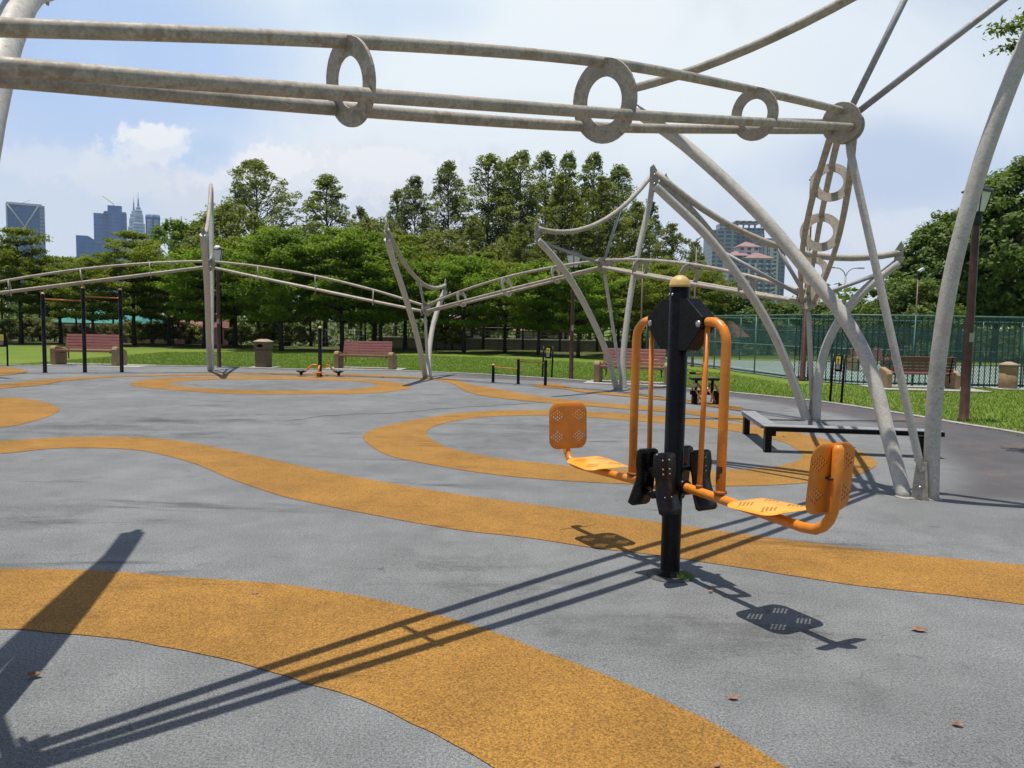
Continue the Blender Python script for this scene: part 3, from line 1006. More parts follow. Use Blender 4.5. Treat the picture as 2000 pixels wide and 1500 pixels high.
MT['collar'] = mat_paint('patched_rubber', (0.115, 0.115, 0.105), 0.4, 0.9, 22.0, (0.045, 0.042, 0.035), 0.7, 0.3)
MT['weld'] = mat_paint('rusty_weld', (0.40, 0.12, 0.02), 0.5, 0.6, 60.0, (0.10, 0.04, 0.02), 0.8)
LP = gp(1308, 1124)
lp = thing('leg_press', 'orange and black double leg press with two perforated seats on one post', 'exercise machine', (LP.x, LP.y, 0), math.atan2(-0.882, 0.471))
m_ = MB()
m_.lathe([(0.085, 0.0), (0.085, 0.016), (0.063, 0.022), (0.062, 0.05), (0.062, 1.845), (0.058, 1.85)], (0, 0, 0), 32)
m_.build('post', MT['black'], lp)
m_ = MB()
m_.lathe([(0.150 , -0.004), (0.148, 0.007), (0.11, 0.012), (0.08, 0.010)], (0, 0, 0), 26)
m_.build('base_collar', MT['collar'], lp)
m_ = MB()
m_.lathe([(0.066, 1.842), (0.0665, 1.856), (0.064, 1.862)] + [(0.063 * math.cos(R(a)), 1.862 + 0.055 * math.sin(R(a))) for a in (8, 20, 35, 50, 65, 80, 88)], (0, 0, 0), 28)
m_.build('post_cap', MT['cap'], lp)
m_ = MB()
oct_ = [(-0.115, 1.77), (0.115, 1.77), (0.262, 1.655), (0.262, 1.60), (0.125, 1.45), (-0.125, 1.45), (-0.262, 1.60), (-0.262, 1.655)]
fr = Matrix(((1, 0, 0, 0), (0, 0, -1, 0.012), (0, 1, 0, 0), (0, 0, 0, 1)))
m_.prism([(x, z) for x, z in reversed(oct_)], 0.105, fr)
hb = m_.build('head_box', MT['black'], lp)
for a_ in (-118, -84):
    m_ = MB(); m_.lathe([(0.009, 0.0), (0.009, 0.004), (0.004, 0.006)], (0.0615 * math.cos(R(a_)), 0.0615 * math.sin(R(a_)), 1.795), 10, (math.cos(R(a_)), math.sin(R(a_)), 0)); m_.build('bolt', MT['bolt'], lp)
bevel_mod(hb, 0.004)
for sx_ in (-1, 1):
    m_ = MB()
    m_.lathe([(0.021, 0.0), (0.021, 0.006), (0.014, 0.012), (0.004, 0.013)], (sx_ * 0.228, -0.040, 1.615), 16, (0, -1, 0))
    m_.build('bolt', MT['bolt'], hb)
for sx_, dz, RX in ((1, 0.025, -0.07), (-1, -0.02, 0.0)):
    arm = MB()
    za = 0.575 + dz
    path = [(sx_ * 0.225, 0.0, 1.615), (sx_ * 0.27, 0, 1.628)]
    for a in (100, 80, 60, 40, 20, 0):
        path.append((sx_ * (0.30 + 0.125 * math.cos(R(a))), 0.0, 1.505 + 0.125 * math.sin(R(a))))
    path += [(sx_ * 0.425, 0, 1.3), (sx_ * 0.425, 0, 1.0), (sx_ * 0.425, 0, za + 0.03)]
    arm.tube(path, 0.0285, 18)
    armo = arm.build('swing_arm', MT['orange'], lp)
    m_ = MB(); m_.tube([(sx_ * 0.262, 0.0, 1.60), (sx_ * 0.245, 0, za + 0.02)], 0.0165, 14)
    m_.build('thin_bar', MT['orange'], lp)
    for wx, wr in ((0.425, 0.036), (0.245, 0.021)):
        m_ = MB(); m_.lathe([(wr * 0.9, -0.008), (wr * 1.12, -0.002), (wr * 1.05, 0.008), (wr * 0.86, 0.013)], (sx_ * wx, 0, za + 0.028), 16); m_.build('weld_bead', MT['weld'], lp)
    m_ = MB()
    pth = [(sx_ * 0.10, 0, za + 0.01), (sx_ * 0.13, 0, za), (sx_ * 0.75, 0, za - 0.02), (sx_ * (1.10 + RX), 0, za - 0.03)]
    for a in (-70, -50, -30, -10):
        pth.append((sx_ * (1.13 + RX + 0.155 * math.cos(R(a))), 0, za + 0.125 + 0.155 * math.sin(R(a))))
    pth += [(sx_ * (1.292 + RX), 0, za + 0.20), (sx_ * (1.295 + RX), 0, za + 0.41), (sx_ * (1.294 + RX), 0, za + 0.43)]
    rr = [0.025, 0.028] + [0.028] * (len(pth) - 3) + [0.017]
    m_.tube(pth, rr, 18)
    m_.build('seat_beam', MT['orange'], lp)
    m_ = MB(); m_.lathe([(0.038, 0.0), (0.038, 0.07)], (sx_ * 0.06, 0, za + 0.005), 20, (sx_, 0, 0)); m_.build('pivot_collar', MT['black'], lp)
    st = dished_plate(0.36, 0.37, 0.075, 0.008, 0.018).build('seat', MT['perf_glare'], lp)
    st.location = (sx_ * (0.845 + RX * 0.5), 0, za + 0.042)
    st.rotation_euler = (0, R(-3) * sx_, 0)
    bk = dished_plate(0.36, 0.32 if sx_ > 0 else 0.345, 0.075, 0.008, 0.008).build('backrest', MT['perf'], lp)
    bk.location = (sx_ * (1.252 + RX), 0, za + 0.258)
    bk.rotation_euler = (0, R(-85 if sx_ > 0 else -87) * sx_, 0)
    m_ = MB(); m_.box((sx_ * (1.275 + RX), 0.0, za + 0.262), (0.045, 0.075, 0.012), None, 0.003); m_.build('bracket', MT['rust'], lp)
    if sx_ > 0:
        # worn patch where the paint has gone
        m_ = MB()
        seg = 12
        vs_, fs = [], []
        zz = [za + 0.085, za + 0.12, za + 0.155, za + 0.185]
        span = [(-150, -95), (-160, -60), (-165, -30), (-160, -30)]
        for z_, (a0, a1) in zip(zz, span):
            for k in range(seg + 1):
                a = R(a0 + (a1 - a0) * k / seg)
                vs_.append((0.425 + 0.0293 * math.cos(a), 0.0293 * math.sin(a), z_))
        for i in range(3):
            for k in range(seg):
                fs.append((i * (seg + 1) + k, i * (seg + 1) + k + 1, (i + 1) * (seg + 1) + k + 1, (i + 1) * (seg + 1) + k))
        m_.add(vs_, fs, True)
        m_.build('rust_patch', MT['rust'], armo)
# foot plates, two facing each seat, on two cross axles
for sx_ in (1, -1):
    for sy_ in (1, -1):
        m_ = MB()
        pts = []
        prof2 = [(0.050, 0.82), (0.058, 0.73), (0.066, 0.64), (0.088, 0.55), (0.132, 0.45)]
        wid = [0.078, 0.086, 0.070, 0.082, 0.086]
        cen = catmull([Vector((x, 0, z)) for x, z in prof2], 5)
        wd_ = catmull([Vector((q, 0, 0)) for q in wid], 5)
        n = len(cen)
        vs_ = []
        for i, (c_, q_) in enumerate(zip(cen, wd_)):
            tg = (cen[min(i + 1, n - 1)] - cen[max(i - 1, 0)]).normalized()
            nr = Vector((-tg.z, 0, tg.x))
            if nr.x < 0:
                nr = -nr
            e_ = 1.0 if 0 < i < n - 1 else 0.75
            for (yy_, oo_) in ((-1, 0.0), (-0.92, 0.016), (0.92, 0.016), (1, 0.0), (0.9, -0.014), (-0.9, -0.014)):
                p_ = c_ + nr * oo_
                vs_.append((sx_ * p_.x + sx_ * 0.03, sy_ * 0.145 + yy_ * q_.x * e_, p_.z))
        fs = []
        for i in range(n - 1):
            for k in range(6):
                k2 = (k + 1) % 6
                fs.append((i * 6 + k, i * 6 + k2, (i + 1) * 6 + k2, (i + 1) * 6 + k))
        fs.append((5, 4, 3, 2, 1, 0)); fs.append(tuple((n - 1) * 6 + k for k in range(6)))
        m_.add(vs_, fs, True)
        fp = m_.build('foot_plate', MT['black_plastic'], lp)
        for z_, o_ in ((0.775, 0.052), (0.72, 0.058), (0.69, 0.061), (0.55, 0.085), (0.52, 0.095)):
            for dy in (-0.026, 0.026):
                m_ = MB()
                m_.lathe([(0.006, 0.0), (0.006, 0.005)], (sx_ * (o_ + 0.03 + 0.0155), sy_ * 0.145 + dy, z_), 8, (sx_, 0, 0.15))
                m_.build('bolt', MT['bolt'], fp)
for z_ in (0.69, 0.54):
    m_ = MB()
    m_.tube([(0, -0.165, z_), (0, 0.165, z_)], 0.024, 14)
    for sy_ in (1, -1):
        for sx_ in (1, -1):
            m_.tube([(0, sy_ * 0.145, z_), (sx_ * (0.085 if z_ > 0.6 else 0.108), sy_ * 0.145, z_)], 0.019, 12)
    m_.build('foot_axle', MT['black'], lp)

# grass growing at the foot of the post
rng_ = np.random.default_rng(5)
MT['blade'] = mat_leaf('grass_blade', (0.115, 0.22, 0.02), (0.19, 0.27, 0.04), 0.3, 0.0, 1.5)


def blades(centres, h0, h1, w0, lean, rg):
    n = len(centres)
    a = rg.uniform(0, 2 * np.pi, n)
    h = rg.uniform(h0, h1, n)
    ln = rg.uniform(0.2, lean, n) * h
    b = rg.uniform(0, 2 * np.pi, n)
    V = np.zeros((n, 3, 3), dtype=np.float32)
    V[:, 0] = centres; V[:, 1] = centres; V[:, 2] = centres
    wv = np.stack([np.cos(a), np.sin(a)], 1) * (w0 / 2)
    V[:, 0, :2] -= wv
    V[:, 1, :2] += wv
    V[:, 2, 0] += np.cos(b) * ln
    V[:, 2, 1] += np.sin(b) * ln
    V[:, 2, 2] += h
    return V.reshape(-1, 3)


cs = np.array([(0.075, -0.055, 0)] * 110, dtype=np.float32) + np.concatenate([rng_.normal(0, 0.03, (110, 2)), np.zeros((110, 1))], 1)
bl = blades(cs, 0.02, 0.06, 0.006, 1.4, rng_) + np.array([LP.x, LP.y, 0.0])
tag(np_obj('grass_tuft', bl, 3, MT['blade']), 'little tuft of grass at the foot of the leg press', 'grass', kind='stuff')

# ------------------------------------------------------------------ balance beam
f0 = gp(1497, 884); f1 = gp(1798, 903); f2 = gp(1459, 849)
P0 = Vector((f0.x - 0.01, f0.y, 0)); Pr = Vector((5.42, 9.52, 0)); Pb = Vector((f2.x - 0.03, f2.y + 0.12, 0))
bb = thing('balance_beam', 'low black L-shaped balance beam on three square legs behind the leg press', 'balance beam', P0)
HB = 0.345
MT['beam_top'] = mat_paint('worn_grey_top', (0.27, 0.27, 0.275), 0.25, 0.55, 9.0, (0.14, 0.14, 0.145), 0.5, 0.4)


def beam(a, b, w_, h_, ztop, name, mat, extra=0.0):
    d_ = (b - a); L = d_.length; d_.normalize()
    ang = math.atan2(d_.y, d_.x)
    m2 = MB()
    m2.box((a + b) / 2 - P0 + Vector((0, 0, ztop - h_ / 2)), (L + extra, w_, h_), Matrix.Rotation(ang, 3, 'Z'), 0.004)
    return m2.build(name, mat, bb)


nrm = Vector((0.0, 1, 0))
beam(P0 + Vector((-0.02, 0.12, 0)), Pr + Vector((0, 0.12, 0)), 0.24, 0.012, HB, 'beam_top', MT['beam_top'])
beam(P0 + Vector((-0.02, 0.02, 0)), Pr + Vector((0, 0.02, 0)), 0.05, 0.055, HB - 0.0125, 'beam_rail', MT['black'])
dv = (Pb - P0).normalized(); sv = Vector((dv.y, -dv.x, 0))
beam(P0 + dv * 0.26 + sv * 0.07, Pb + sv * 0.07, 0.20, 0.012, HB, 'beam_top', MT['beam_top'])
beam(P0 + dv * 0.26 + sv * 0.0, Pb + sv * 0.0, 0.05, 0.055, HB - 0.0125, 'beam_rail', MT['beam_top'])
for q, w_ in ((f0 + Vector((0.02, 0.04, 0)), 0.085), (Vector((f1.x, f1.y + 0.04, 0)), 0.075), (f2 + Vector((0.0, 0.05, 0)), 0.085)):
    m2 = MB(); m2.box(q - P0 + Vector((0, 0, (HB - 0.014) / 2 - 0.01)), (w_, w_, HB - 0.014), None, 0.003); m2.build('leg', MT['black'], bb)
m2 = MB(); m2.box(f0 - P0 + Vector((0.09, 0.045, HB - 0.1)), (0.07, 0.02, 0.07)); m2.build('bracket', MT['black'], bb)


# ------------------------------------------------------------------ bars
def bars(name, label, cat, posts, rails, r_post, r_rail, z_rails):
    o0 = Vector((posts[0][0], posts[0][1], 0))
    t = thing(name, label, cat, o0)
    for (x, y, h) in posts:
        m2 = MB()
        m2.lathe([(r_post * 1.25, 0), (r_post * 1.25, 0.012), (r_post, 0.02), (r_post, h), (r_post * 0.9, h + 0.004)], (x - o0.x, y - o0.y, 0), 20)
        po = m2.build('post', MT['black'], t)
        m2 = MB()
        m2.lathe([(r_post * 1.04, h - 0.01)] + [(r_post * math.cos(R(a)), h + r_post * 0.8 * math.sin(R(a))) for a in (5, 30, 55, 75, 88)], (x - o0.x, y - o0.y, 0), 16)
        m2.build('cap', MT['cap'], po)
    for (i, j), (za, zb) in zip(rails, z_rails):
        a, b = Vector((posts[i][0], posts[i][1], za)), Vector((posts[j][0], posts[j][1], zb))
        m2 = MB()
        d_ = (b - a).normalized()
        m2.tube([a + d_ * r_post - o0, a.lerp(b, 0.5) - o0, b - d_ * r_post - o0], r_rail, 12)
        m2.lathe([(r_rail * 1.6, 0), (r_rail * 1.6, 0.04)], a + d_ * r_post * 0.8 - o0, 12, d_)
        m2.lathe([(r_rail * 1.6, 0), (r_rail * 1.6, 0.04)], b - d_ * r_post * 0.8 - o0, 12, -d_)
        m2.build('crossbar', MT['orange_dull'], t)
    return t


g3 = [gp(88, 728), gp(166, 727.5), gp(238, 727)]
bars('chin_up_bar', 'tall chin-up frame of three black posts in front of the left bench', 'pull-up bars', [(g3[0].x, g3[0].y, 2.17), (g3[1].x, g3[1].y, 2.36), (g3[2].x, g3[2].y, 2.34)],
     [(0, 1), (1, 2)], 0.052, 0.017, [(2.03, 2.0), (2.13, 2.1)])
g3 = [gp(963, 747), gp(1012, 750), gp(1065, 753.5)]
bars('push_up_bar', 'low push-up frame of three short black posts and two orange bars', 'push-up bars', [(g3[0].x, g3[0].y, 0.47), (g3[1].x, g3[1].y, 0.66), (g3[2].x, g3[2].y, 0.67)],
     [(0, 1), (1, 2)], 0.040, 0.014, [(0.41, 0.40), (0.60, 0.59)])

# ------------------------------------------------------------------ waist twister
q = gp(625, 735)
wt = thing('waist_twister', 'black post with orange arms holding two standing discs', 'exercise machine', (q.x, q.y, 0), R(6))
m2 = MB(); m2.lathe([(0.085, 0), (0.085, 0.03), (0.052, 0.04), (0.052, 1.36), (0.045, 1.37)], (0, 0, 0), 20); m2.build('post', MT['black'], wt)
m2 = MB(); m2.lathe([(0.056, 1.355)] + [(0.055 * math.cos(R(a)), 1.365 + 0.05 * math.sin(R(a))) for a in (5, 30, 55, 75, 88)], (0, 0, 0), 16); m2.build('post_cap', MT['cap'], wt)
m2 = MB(); m2.tube([(-0.19, 0, 1.30), (0.19, 0, 1.30)], 0.016, 10); m2.tube([(-0.16, -0.14, 1.255), (-0.19, 0, 1.30)], 0.016, 10); m2.tube([(0.16, -0.14, 1.255), (0.19, 0, 1.30)], 0.016, 10); m2.build('handle_bar', MT['black'], wt)
for s_ in (-1, 1):
    m2 = MB(); m2.tube(catmull([(s_ * 0.05, 0, 0.30), (s_ * 0.16, 0, 0.325), (s_ * 0.27, 0, 0.28), (s_ * 0.40, 0, 0.15), (s_ * 0.50, 0, 0.11)], 5), 0.024, 12); m2.build('arm', MT['orange'], wt)
    m2 = MB(); m2.lathe([(0.04, 0.03), (0.045, 0.10), (0.13, 0.13), (0.14, 0.14), (0.135, 0.158)], (s_ * 0.52, -0.0, 0), 20); m2.build('foot_disc', MT['black_plastic'], wt)
m2 = MB(); m2.tube([(0, -0.05, 0.30), (0, -0.16, 0.30), (0, -0.30, 0.15)], 0.024, 12); m2.lathe([(0.04, 0.02), (0.045, 0.10), (0.13, 0.12), (0.135, 0.145)], (0, -0.36, 0), 20); m2.build('arm', MT['orange'], wt)

# ------------------------------------------------------------------ hand and foot bike
q = gp(1374, 789)
pb = thing('pedal_machine', 'low black and orange seated pedal machine partly hidden by the leg press', 'exercise machine', (q.x, q.y, 0), R(8))
m2 = MB(); m2.box((0.02, 0, 0.235), (0.62, 0.09, 0.09), None, 0.008)
for x_ in (-0.20, 0.27):
    m2.box((x_, 0, 0.095), (0.10, 0.10, 0.19), None, 0.006)
m2.build('base_frame', MT['black'], pb)
for x_ in (-0.18, 0.17):
    m2 = MB(); m2.box((x_, 0, 0.52), (0.24, 0.26, 0.055), None, 0.02); so_ = m2.build('seat', MT['black_plastic'], pb)
    m2 = MB(); m2.tube([(x_, 0, 0.27), (x_ + 0.01, 0, 0.50)], 0.03, 12); m2.build('seat_post', MT['black'], so_)
    m2 = MB(); m2.tube(catmull([(x_ - 0.05, 0.07, 0.27), (x_ - 0.02, 0.07, 0.40), (x_ + 0.08, 0.07, 0.40), (x_ + 0.17, 0.07, 0.27)], 5), 0.022, 10); m2.build('side_frame', MT['orange'], pb)
for x_, z_ in ((-0.24, 0.40), (0.06, 0.30), (0.31, 0.28)):
    m2 = MB(); m2.lathe([(0.045, -0.03), (0.05, -0.025), (0.05, 0.025), (0.045, 0.03)], (x_, -0.07, z_), 16, (0, 1, 0)); m2.build('crank_boss', MT['bolt'], pb)
for x_ in (-0.14, 0.14):
    m2 = MB(); m2.tube([(x_ - 0.08, -0.1, 0.30), (x_ + 0.02, -0.11, 0.13), (x_ + 0.08, -0.1, 0.03)], 0.018, 10); m2.tube([(x_ + 0.02, -0.1, 0.28), (x_ - 0.03, -0.12, 0.06)], 0.015, 10); m2.build('pedal_crank', MT['orange_dull'], pb)
    m2 = MB(); m2.box((x_ + 0.07, -0.13, 0.03), (0.12, 0.08, 0.025), None, 0.005); m2.build('pedal', MT['black_plastic'], pb)
m2 = MB(); m2.tube(catmull([(0.04, 0, 0.28), (0.0, 0, 0.5), (-0.02, 0, 0.60), (-0.10, 0, 0.63), (-0.22, 0, 0.635)], 5), 0.02, 10); m2.build('handle_bar', MT['orange'], pb)
m2 = MB(); m2.tube([(-0.20, 0, 0.635), (-0.32, 0, 0.64)], 0.027, 10); m2.build('grip', MT['black_plastic'], pb)

# ------------------------------------------------------------------ park benches
def make_bench(label, wood):
    t = thing('park_bench', label, 'bench', (0, 0, 0), 0, 'plank benches round the plaza')
    L = 1.66
    m2 = MB()
    for k in range(4):
        m2.box((0, -0.235 + k * 0.105, 0.435 - 0.012 * k), (L, 0.092, 0.04), Matrix.Rotation(R(-4), 3, 'X'), 0.008)
    m2.box((0, -0.285, 0.415), (L, 0.035, 0.06), None, 0.008)
    m2.build('seat', wood, t)
    m2 = MB()
    for k in range(5):
        z_ = 0.50 + k * 0.088
        m2.box((0, 0.185 + (z_ - 0.45) * 0.26, z_), (L, 0.035, 0.078), Matrix.Rotation(R(-14), 3, 'X'), 0.008)
    m2.build('backrest', wood, t)
    for x_ in (-0.74, 0.74):
        m2 = MB()
        m2.tube([(x_, 0.20, 0.16), (x_, 0.19, 0.40), (x_, 0.24, 0.55), (x_, 0.315, 0.88)], 0.017, 8)
        m2.tube([(x_, -0.2, 0.375), (x_, 0.2, 0.37)], 0.017, 8)
        m2.build('bracket', MT['black'], t)
    for s_ in (-1, 1):
        pr = [(-0.30, 0), (0.30, 0), (0.30, 0.38), (0.24, 0.46), (-0.20, 0.56), (-0.27, 0.54), (-0.31, 0.47)]
        fr = Matrix(((0, 0, 1, s_ * 0.92), (1, 0, 0, 0), (0, 1, 0, 0), (0, 0, 0, 1)))
        m2 = MB(); m2.prism(pr, 0.16, fr)
        eb = m2.build('end_block', MT['stone'], t)
        bevel_mod(eb, 0.03, 3)
    return t


def pad(name, c_, rot, w_, d_, label):
    m2 = MB(); m2.box((0, 0, -0.01), (w_, d_, 0.05), None, 0.006)
    o = m2.build(name, MT['concrete'])
    o.location = c_; o.rotation_euler = (0, 0, rot)
    return tag(o, label, 'paving slab', kind='structure')


bn = make_bench('reddish plank bench behind the chin-up frame at far left', MT['wood'])
spots = [(gp(165, 714), R(-2), 1.09, None, 'bench_pad'), (gp(711, 721), R(-6), 1.0, 'reddish plank bench between the waist twister and the low mast', None),
         (gp(1238, 750), R(-16), 1.04, 'pinkish plank bench behind the tall mast and the leg press', None)]
for i, (c_, rz, s_, lab, pd) in enumerate(spots):
    c_ = Vector((c_.x, c_.y + 0.28, 0.014))
    if i == 0:
        bn.location = c_; bn.rotation_euler = (0, 0, rz); bn.scale = (s_, s_, s_)
    else:
        dup(bn, c_, rz, lab, s_)
    pad('paving_slab', (c_.x + (0.3 if i == 0 else 0), c_.y + 0.05, -0.004), rz, 3.2 if i == 0 else 2.5, 1.3, 'pale concrete slab under the %s bench' % ('far left', 'middle', 'pinkish')[i])
c_ = gp(1805, 760)
bd = dup(bn, (c_.x, c_.y + 0.3, 0.014), R(176), 'dark plank bench with its back to the plaza near the court fence', 0.98)
for ch in bd.children:
    if ch.name.startswith(('seat', 'backrest')):
        ch.data = ch.data.copy()
        ch.data.materials[0] = MT['wood_dark']
pad('paving_slab', (c_.x + 0.1, c_.y + 0.25, -0.004), R(-4), 2.9, 1.5, 'pale concrete slab under the bench by the court fence')
c_ = at(1700, 712, 30.0)
b5 = dup(bn, (c_.x, c_.y, 0.02), R(20), 'small red bench inside the tennis court seen through its fence', 0.95)

# ------------------------------------------------------------------ litter bins
q = gp(511, 718)
lb = thing('litter_bin', 'square brown stone litter bin with an oval mouth near the left lamp post', 'litter bin', (q.x, q.y + 0.2, 0.012), R(-14), 'stone litter bins')
m2 = MB(); m2.box((0, 0, 0.285), (0.40, 0.40, 0.57), None, 0.02); m2.build('body', MT['bin'], lb)
m2 = MB()
W2, H2 = 0.44, 0.24
# hood with a real opening in front: four walls round a hole
ov = [(0.115 * math.cos(R(a)), 0.055 * math.sin(R(a))) for a in range(0, 360, 15)]
sq = []
for a in range(0, 360, 15):
    c0_, s0_ = math.cos(R(a)), math.sin(R(a))
    k_ = min((W2 / 2) / max(abs(c0_), 1e-6), (H2 / 2) / max(abs(s0_), 1e-6))
    sq.append((c0_ * k_, s0_ * k_))
n = len(ov)
vs_ = [(x, -W2 / 2, 0.70 + z) for x, z in sq] + [(x, -W2 / 2, 0.70 + z) for x, z in ov] + [(x, -W2 / 2 + 0.1, 0.70 + z) for x, z in ov]
fs = [(k, (k + 1) % n, n + (k + 1) % n, n + k) for k in range(n)] + [(n + k, n + (k + 1) % n, 2 * n + (k + 1) % n, 2 * n + k) for k in range(n)]
m2.add(vs_, fs)
m2.box((0, 0.055, 0.70), (W2, W2 - 0.11, H2))
m2.box((-W2 / 2 + 0.01, -W2 / 2 + 0.055, 0.70), (0.02, 0.108, H2)); m2.box((W2 / 2 - 0.01, -W2 / 2 + 0.055, 0.70), (0.02, 0.108, H2))
hd = m2.build('hood', MT['bin'], lb)
m2 = MB(); m2.lathe([(0.108, 0), (0.108, 0.002)], (0, -W2 / 2 + 0.085, 0.70), 24, (0, -1, 0)); mo = m2.build('mouth', MT['black'], hd); mo.scale = (1, 1, 1)
m2 = MB()
m2.add([(-0.24, -0.24, 0.82), (0.24, -0.24, 0.82), (0.24, 0.24, 0.82), (-0.24, 0.24, 0.82), (-0.24, -0.24, 0.84), (0.24, -0.24, 0.84), (0.24, 0.24, 0.84), (-0.24, 0.24, 0.84), (-0.1, -0.1, 0.915), (0.1, -0.1, 0.915), (0.1, 0.1, 0.915), (-0.1, 0.1, 0.915)],
       [(3, 2, 1, 0), (0, 1, 5, 4), (1, 2, 6, 5), (2, 3, 7, 6), (3, 0, 4, 7), (4, 5, 9, 8), (5, 6, 10, 9), (6, 7, 11, 10), (7, 4, 8, 11), (8, 9, 10, 11)])
MT['lid'] = mat_paint('pale_stone_lid', (0.42, 0.31, 0.21), 0.25, 0.8, 12.0, (0.2, 0.15, 0.1), 0.5, 0.3)
m2.build('lid', MT['lid'], lb)
pad('paving_slab', (q.x, q.y + 0.22, -0.004), 0, 0.85, 0.8, 'small concrete slab under the square litter bin')
q = gp(1978, 760)
lb = thing('litter_bin', 'round tan litter bin with a domed lid beside the court fence', 'litter bin', (q.x, q.y + 0.24, 0.012), 0, 'stone litter bins')
m2 = MB(); m2.lathe([(0.225, 0), (0.235, 0.02), (0.235, 0.42), (0.228, 0.425), (0.228, 0.44), (0.235, 0.445), (0.235, 0.64), (0.22, 0.65)], (0, 0, 0), 28); m2.build('body', MT['stone'], lb)
m2 = MB(); m2.lathe([(0.25, 0.64), (0.262, 0.65), (0.262, 0.672), (0.16, 0.715), (0.10, 0.73), (0.09, 0.745), (0.01, 0.75)], (0, 0, 0), 28); m2.build('lid', MT['lid'], lb)
pad('paving_slab', (q.x, q.y + 0.24, -0.004), 0, 0.9, 0.8, 'small concrete slab under the round litter bin')


# ------------------------------------------------------------------ sign boards
MT['sign_yellow'] = mat_paint('sign_yellow', (0.72, 0.62, 0.08), 0.08, 0.5, 20.0)
MT['sign_grey'] = mat_paint('sign_grey', (0.22, 0.23, 0.25), 0.15, 0.5, 20.0)


def sign(label, a, b, top_h, rz, bw, bh, zc):
    c_ = (a + b) / 2
    t = thing('instruction_sign', label, 'sign', (c_.x, c_.y, 0), math.atan2(b.y - a.y, b.x - a.x) + rz)
    L = (b - a).length
    for s_ in (-1, 1):
        m2 = MB(); m2.tube([(s_ * L / 2, 0, -0.02), (s_ * L / 2, 0.03, top_h)], 0.026, 12); m2.build('post', MT['black'], t)
    tilt = Matrix.Rotation(-math.atan2(0.03, top_h), 3, 'X')
    m2 = MB(); m2.box((0.01, 0.03 * zc / top_h, zc), (bw, 0.025, bh), tilt, 0.006)
    p_ = m2.build('panel', MT['black'], t)
    m2 = MB(); m2.box((0.01, 0.03 * (zc + bh * 0.18) / top_h - 0.0155, zc + bh * 0.18), (bw * 0.62, 0.006, bh * 0.46), tilt, 0.002); m2.build('picture_field', MT['sign_yellow'], p_)
    m2 = MB(); m2.box((0.01, 0.03 * (zc - bh * 0.22) / top_h - 0.0155, zc - bh * 0.22), (bw * 0.58, 0.006, bh * 0.28), tilt, 0.002); m2.build('text_field', MT['sign_grey'], p_)
    # a small exercising figure, as on the plate
    m2 = MB()
    z0 = zc + bh * 0.18
    y0 = 0.03 * z0 / top_h - 0.0205
    m2.lathe([(0.016, 0), (0.016, 0.002)], (0.01, y0, z0 + 0.055), 10, (0, -1, 0))
    for pts in ([(0.01, y0, z0 + 0.04), (0.01, y0, z0 - 0.02)], [(-0.025, y0, z0 + 0.01), (0.01, y0, z0 + 0.032), (0.045, y0, z0 + 0.01)], [(-0.015, y0, z0 - 0.07), (0.01, y0, z0 - 0.02), (0.035, y0, z0 - 0.07)]):
        m2.tube(pts, 0.006, 6)
    m2.build('figure', MT['black'], p_)
    return t


sign('black instruction sign with yellow picture in front of the court fence', gp(1621, 785), gp(1643, 788.5), 1.06, 0, 0.22, 0.36, 0.86)
sign('instruction sign with a yellow picture behind the low push-up bars', gp(1059.5, 737), gp(1077.5, 738.5), 0.93, 0, 0.22, 0.34, 0.74)
sign('instruction sign cut off by the left edge near the chin-up frame', gp(-22, 715), gp(15, 715), 1.0, 0, 0.5, 0.42, 0.80)


# ------------------------------------------------------------------ lamp posts
def lantern(t, zt, s_=1.0):
    """four-sided lantern whose glass widens upwards; zt is its base height"""
    def frus(z0, h0, z1, h1):
        return [(-h0, -h0, z0), (h0, -h0, z0), (h0, h0, z0), (-h0, h0, z0), (-h1, -h1, z1), (h1, -h1, z1), (h1, h1, z1), (-h1, h1, z1)]
    F = [(3, 2, 1, 0), (4, 5, 6, 7), (0, 1, 5, 4), (1, 2, 6, 5), (2, 3, 7, 6), (3, 0, 4, 7)]
    a, b = 0.085 * s_, 0.15 * s_
    h = 0.34 * s_
    m2 = MB(); m2.add(frus(zt, a, zt + h, b), F); g_ = m2.build('lamp_glass', MT['glass'], t)
    m2 = MB()
    for sx_ in (-1, 1):
        for sy_ in (-1, 1):
            m2.tube([(sx_ * a, sy_ * a, zt - 0.01), (sx_ * b, sy_ * b, zt + h)], 0.012 * s_, 6)
    m2.add(frus(zt - 0.05, a * 0.7, zt, a * 1.15), F)
    m2.build('lamp_frame', MT['lamp_black'], t)
    m2 = MB(); m2.add(frus(zt + h, b * 1.28, zt + h + 0.03, b * 1.28), F); m2.add(frus(zt + h + 0.03, b * 1.2, zt + h + 0.10, b * 0.62), F); m2.add(frus(zt + h + 0.10, b * 0.60, zt + h + 0.145, b * 0.3), F)
    m2.build('lamp_roof', MT['lamp_black'], t)


m, t = mat_new('frosted_glass')
finish(t, (0.74, 0.75, 0.74), 0.25)
MT['glass'] = m


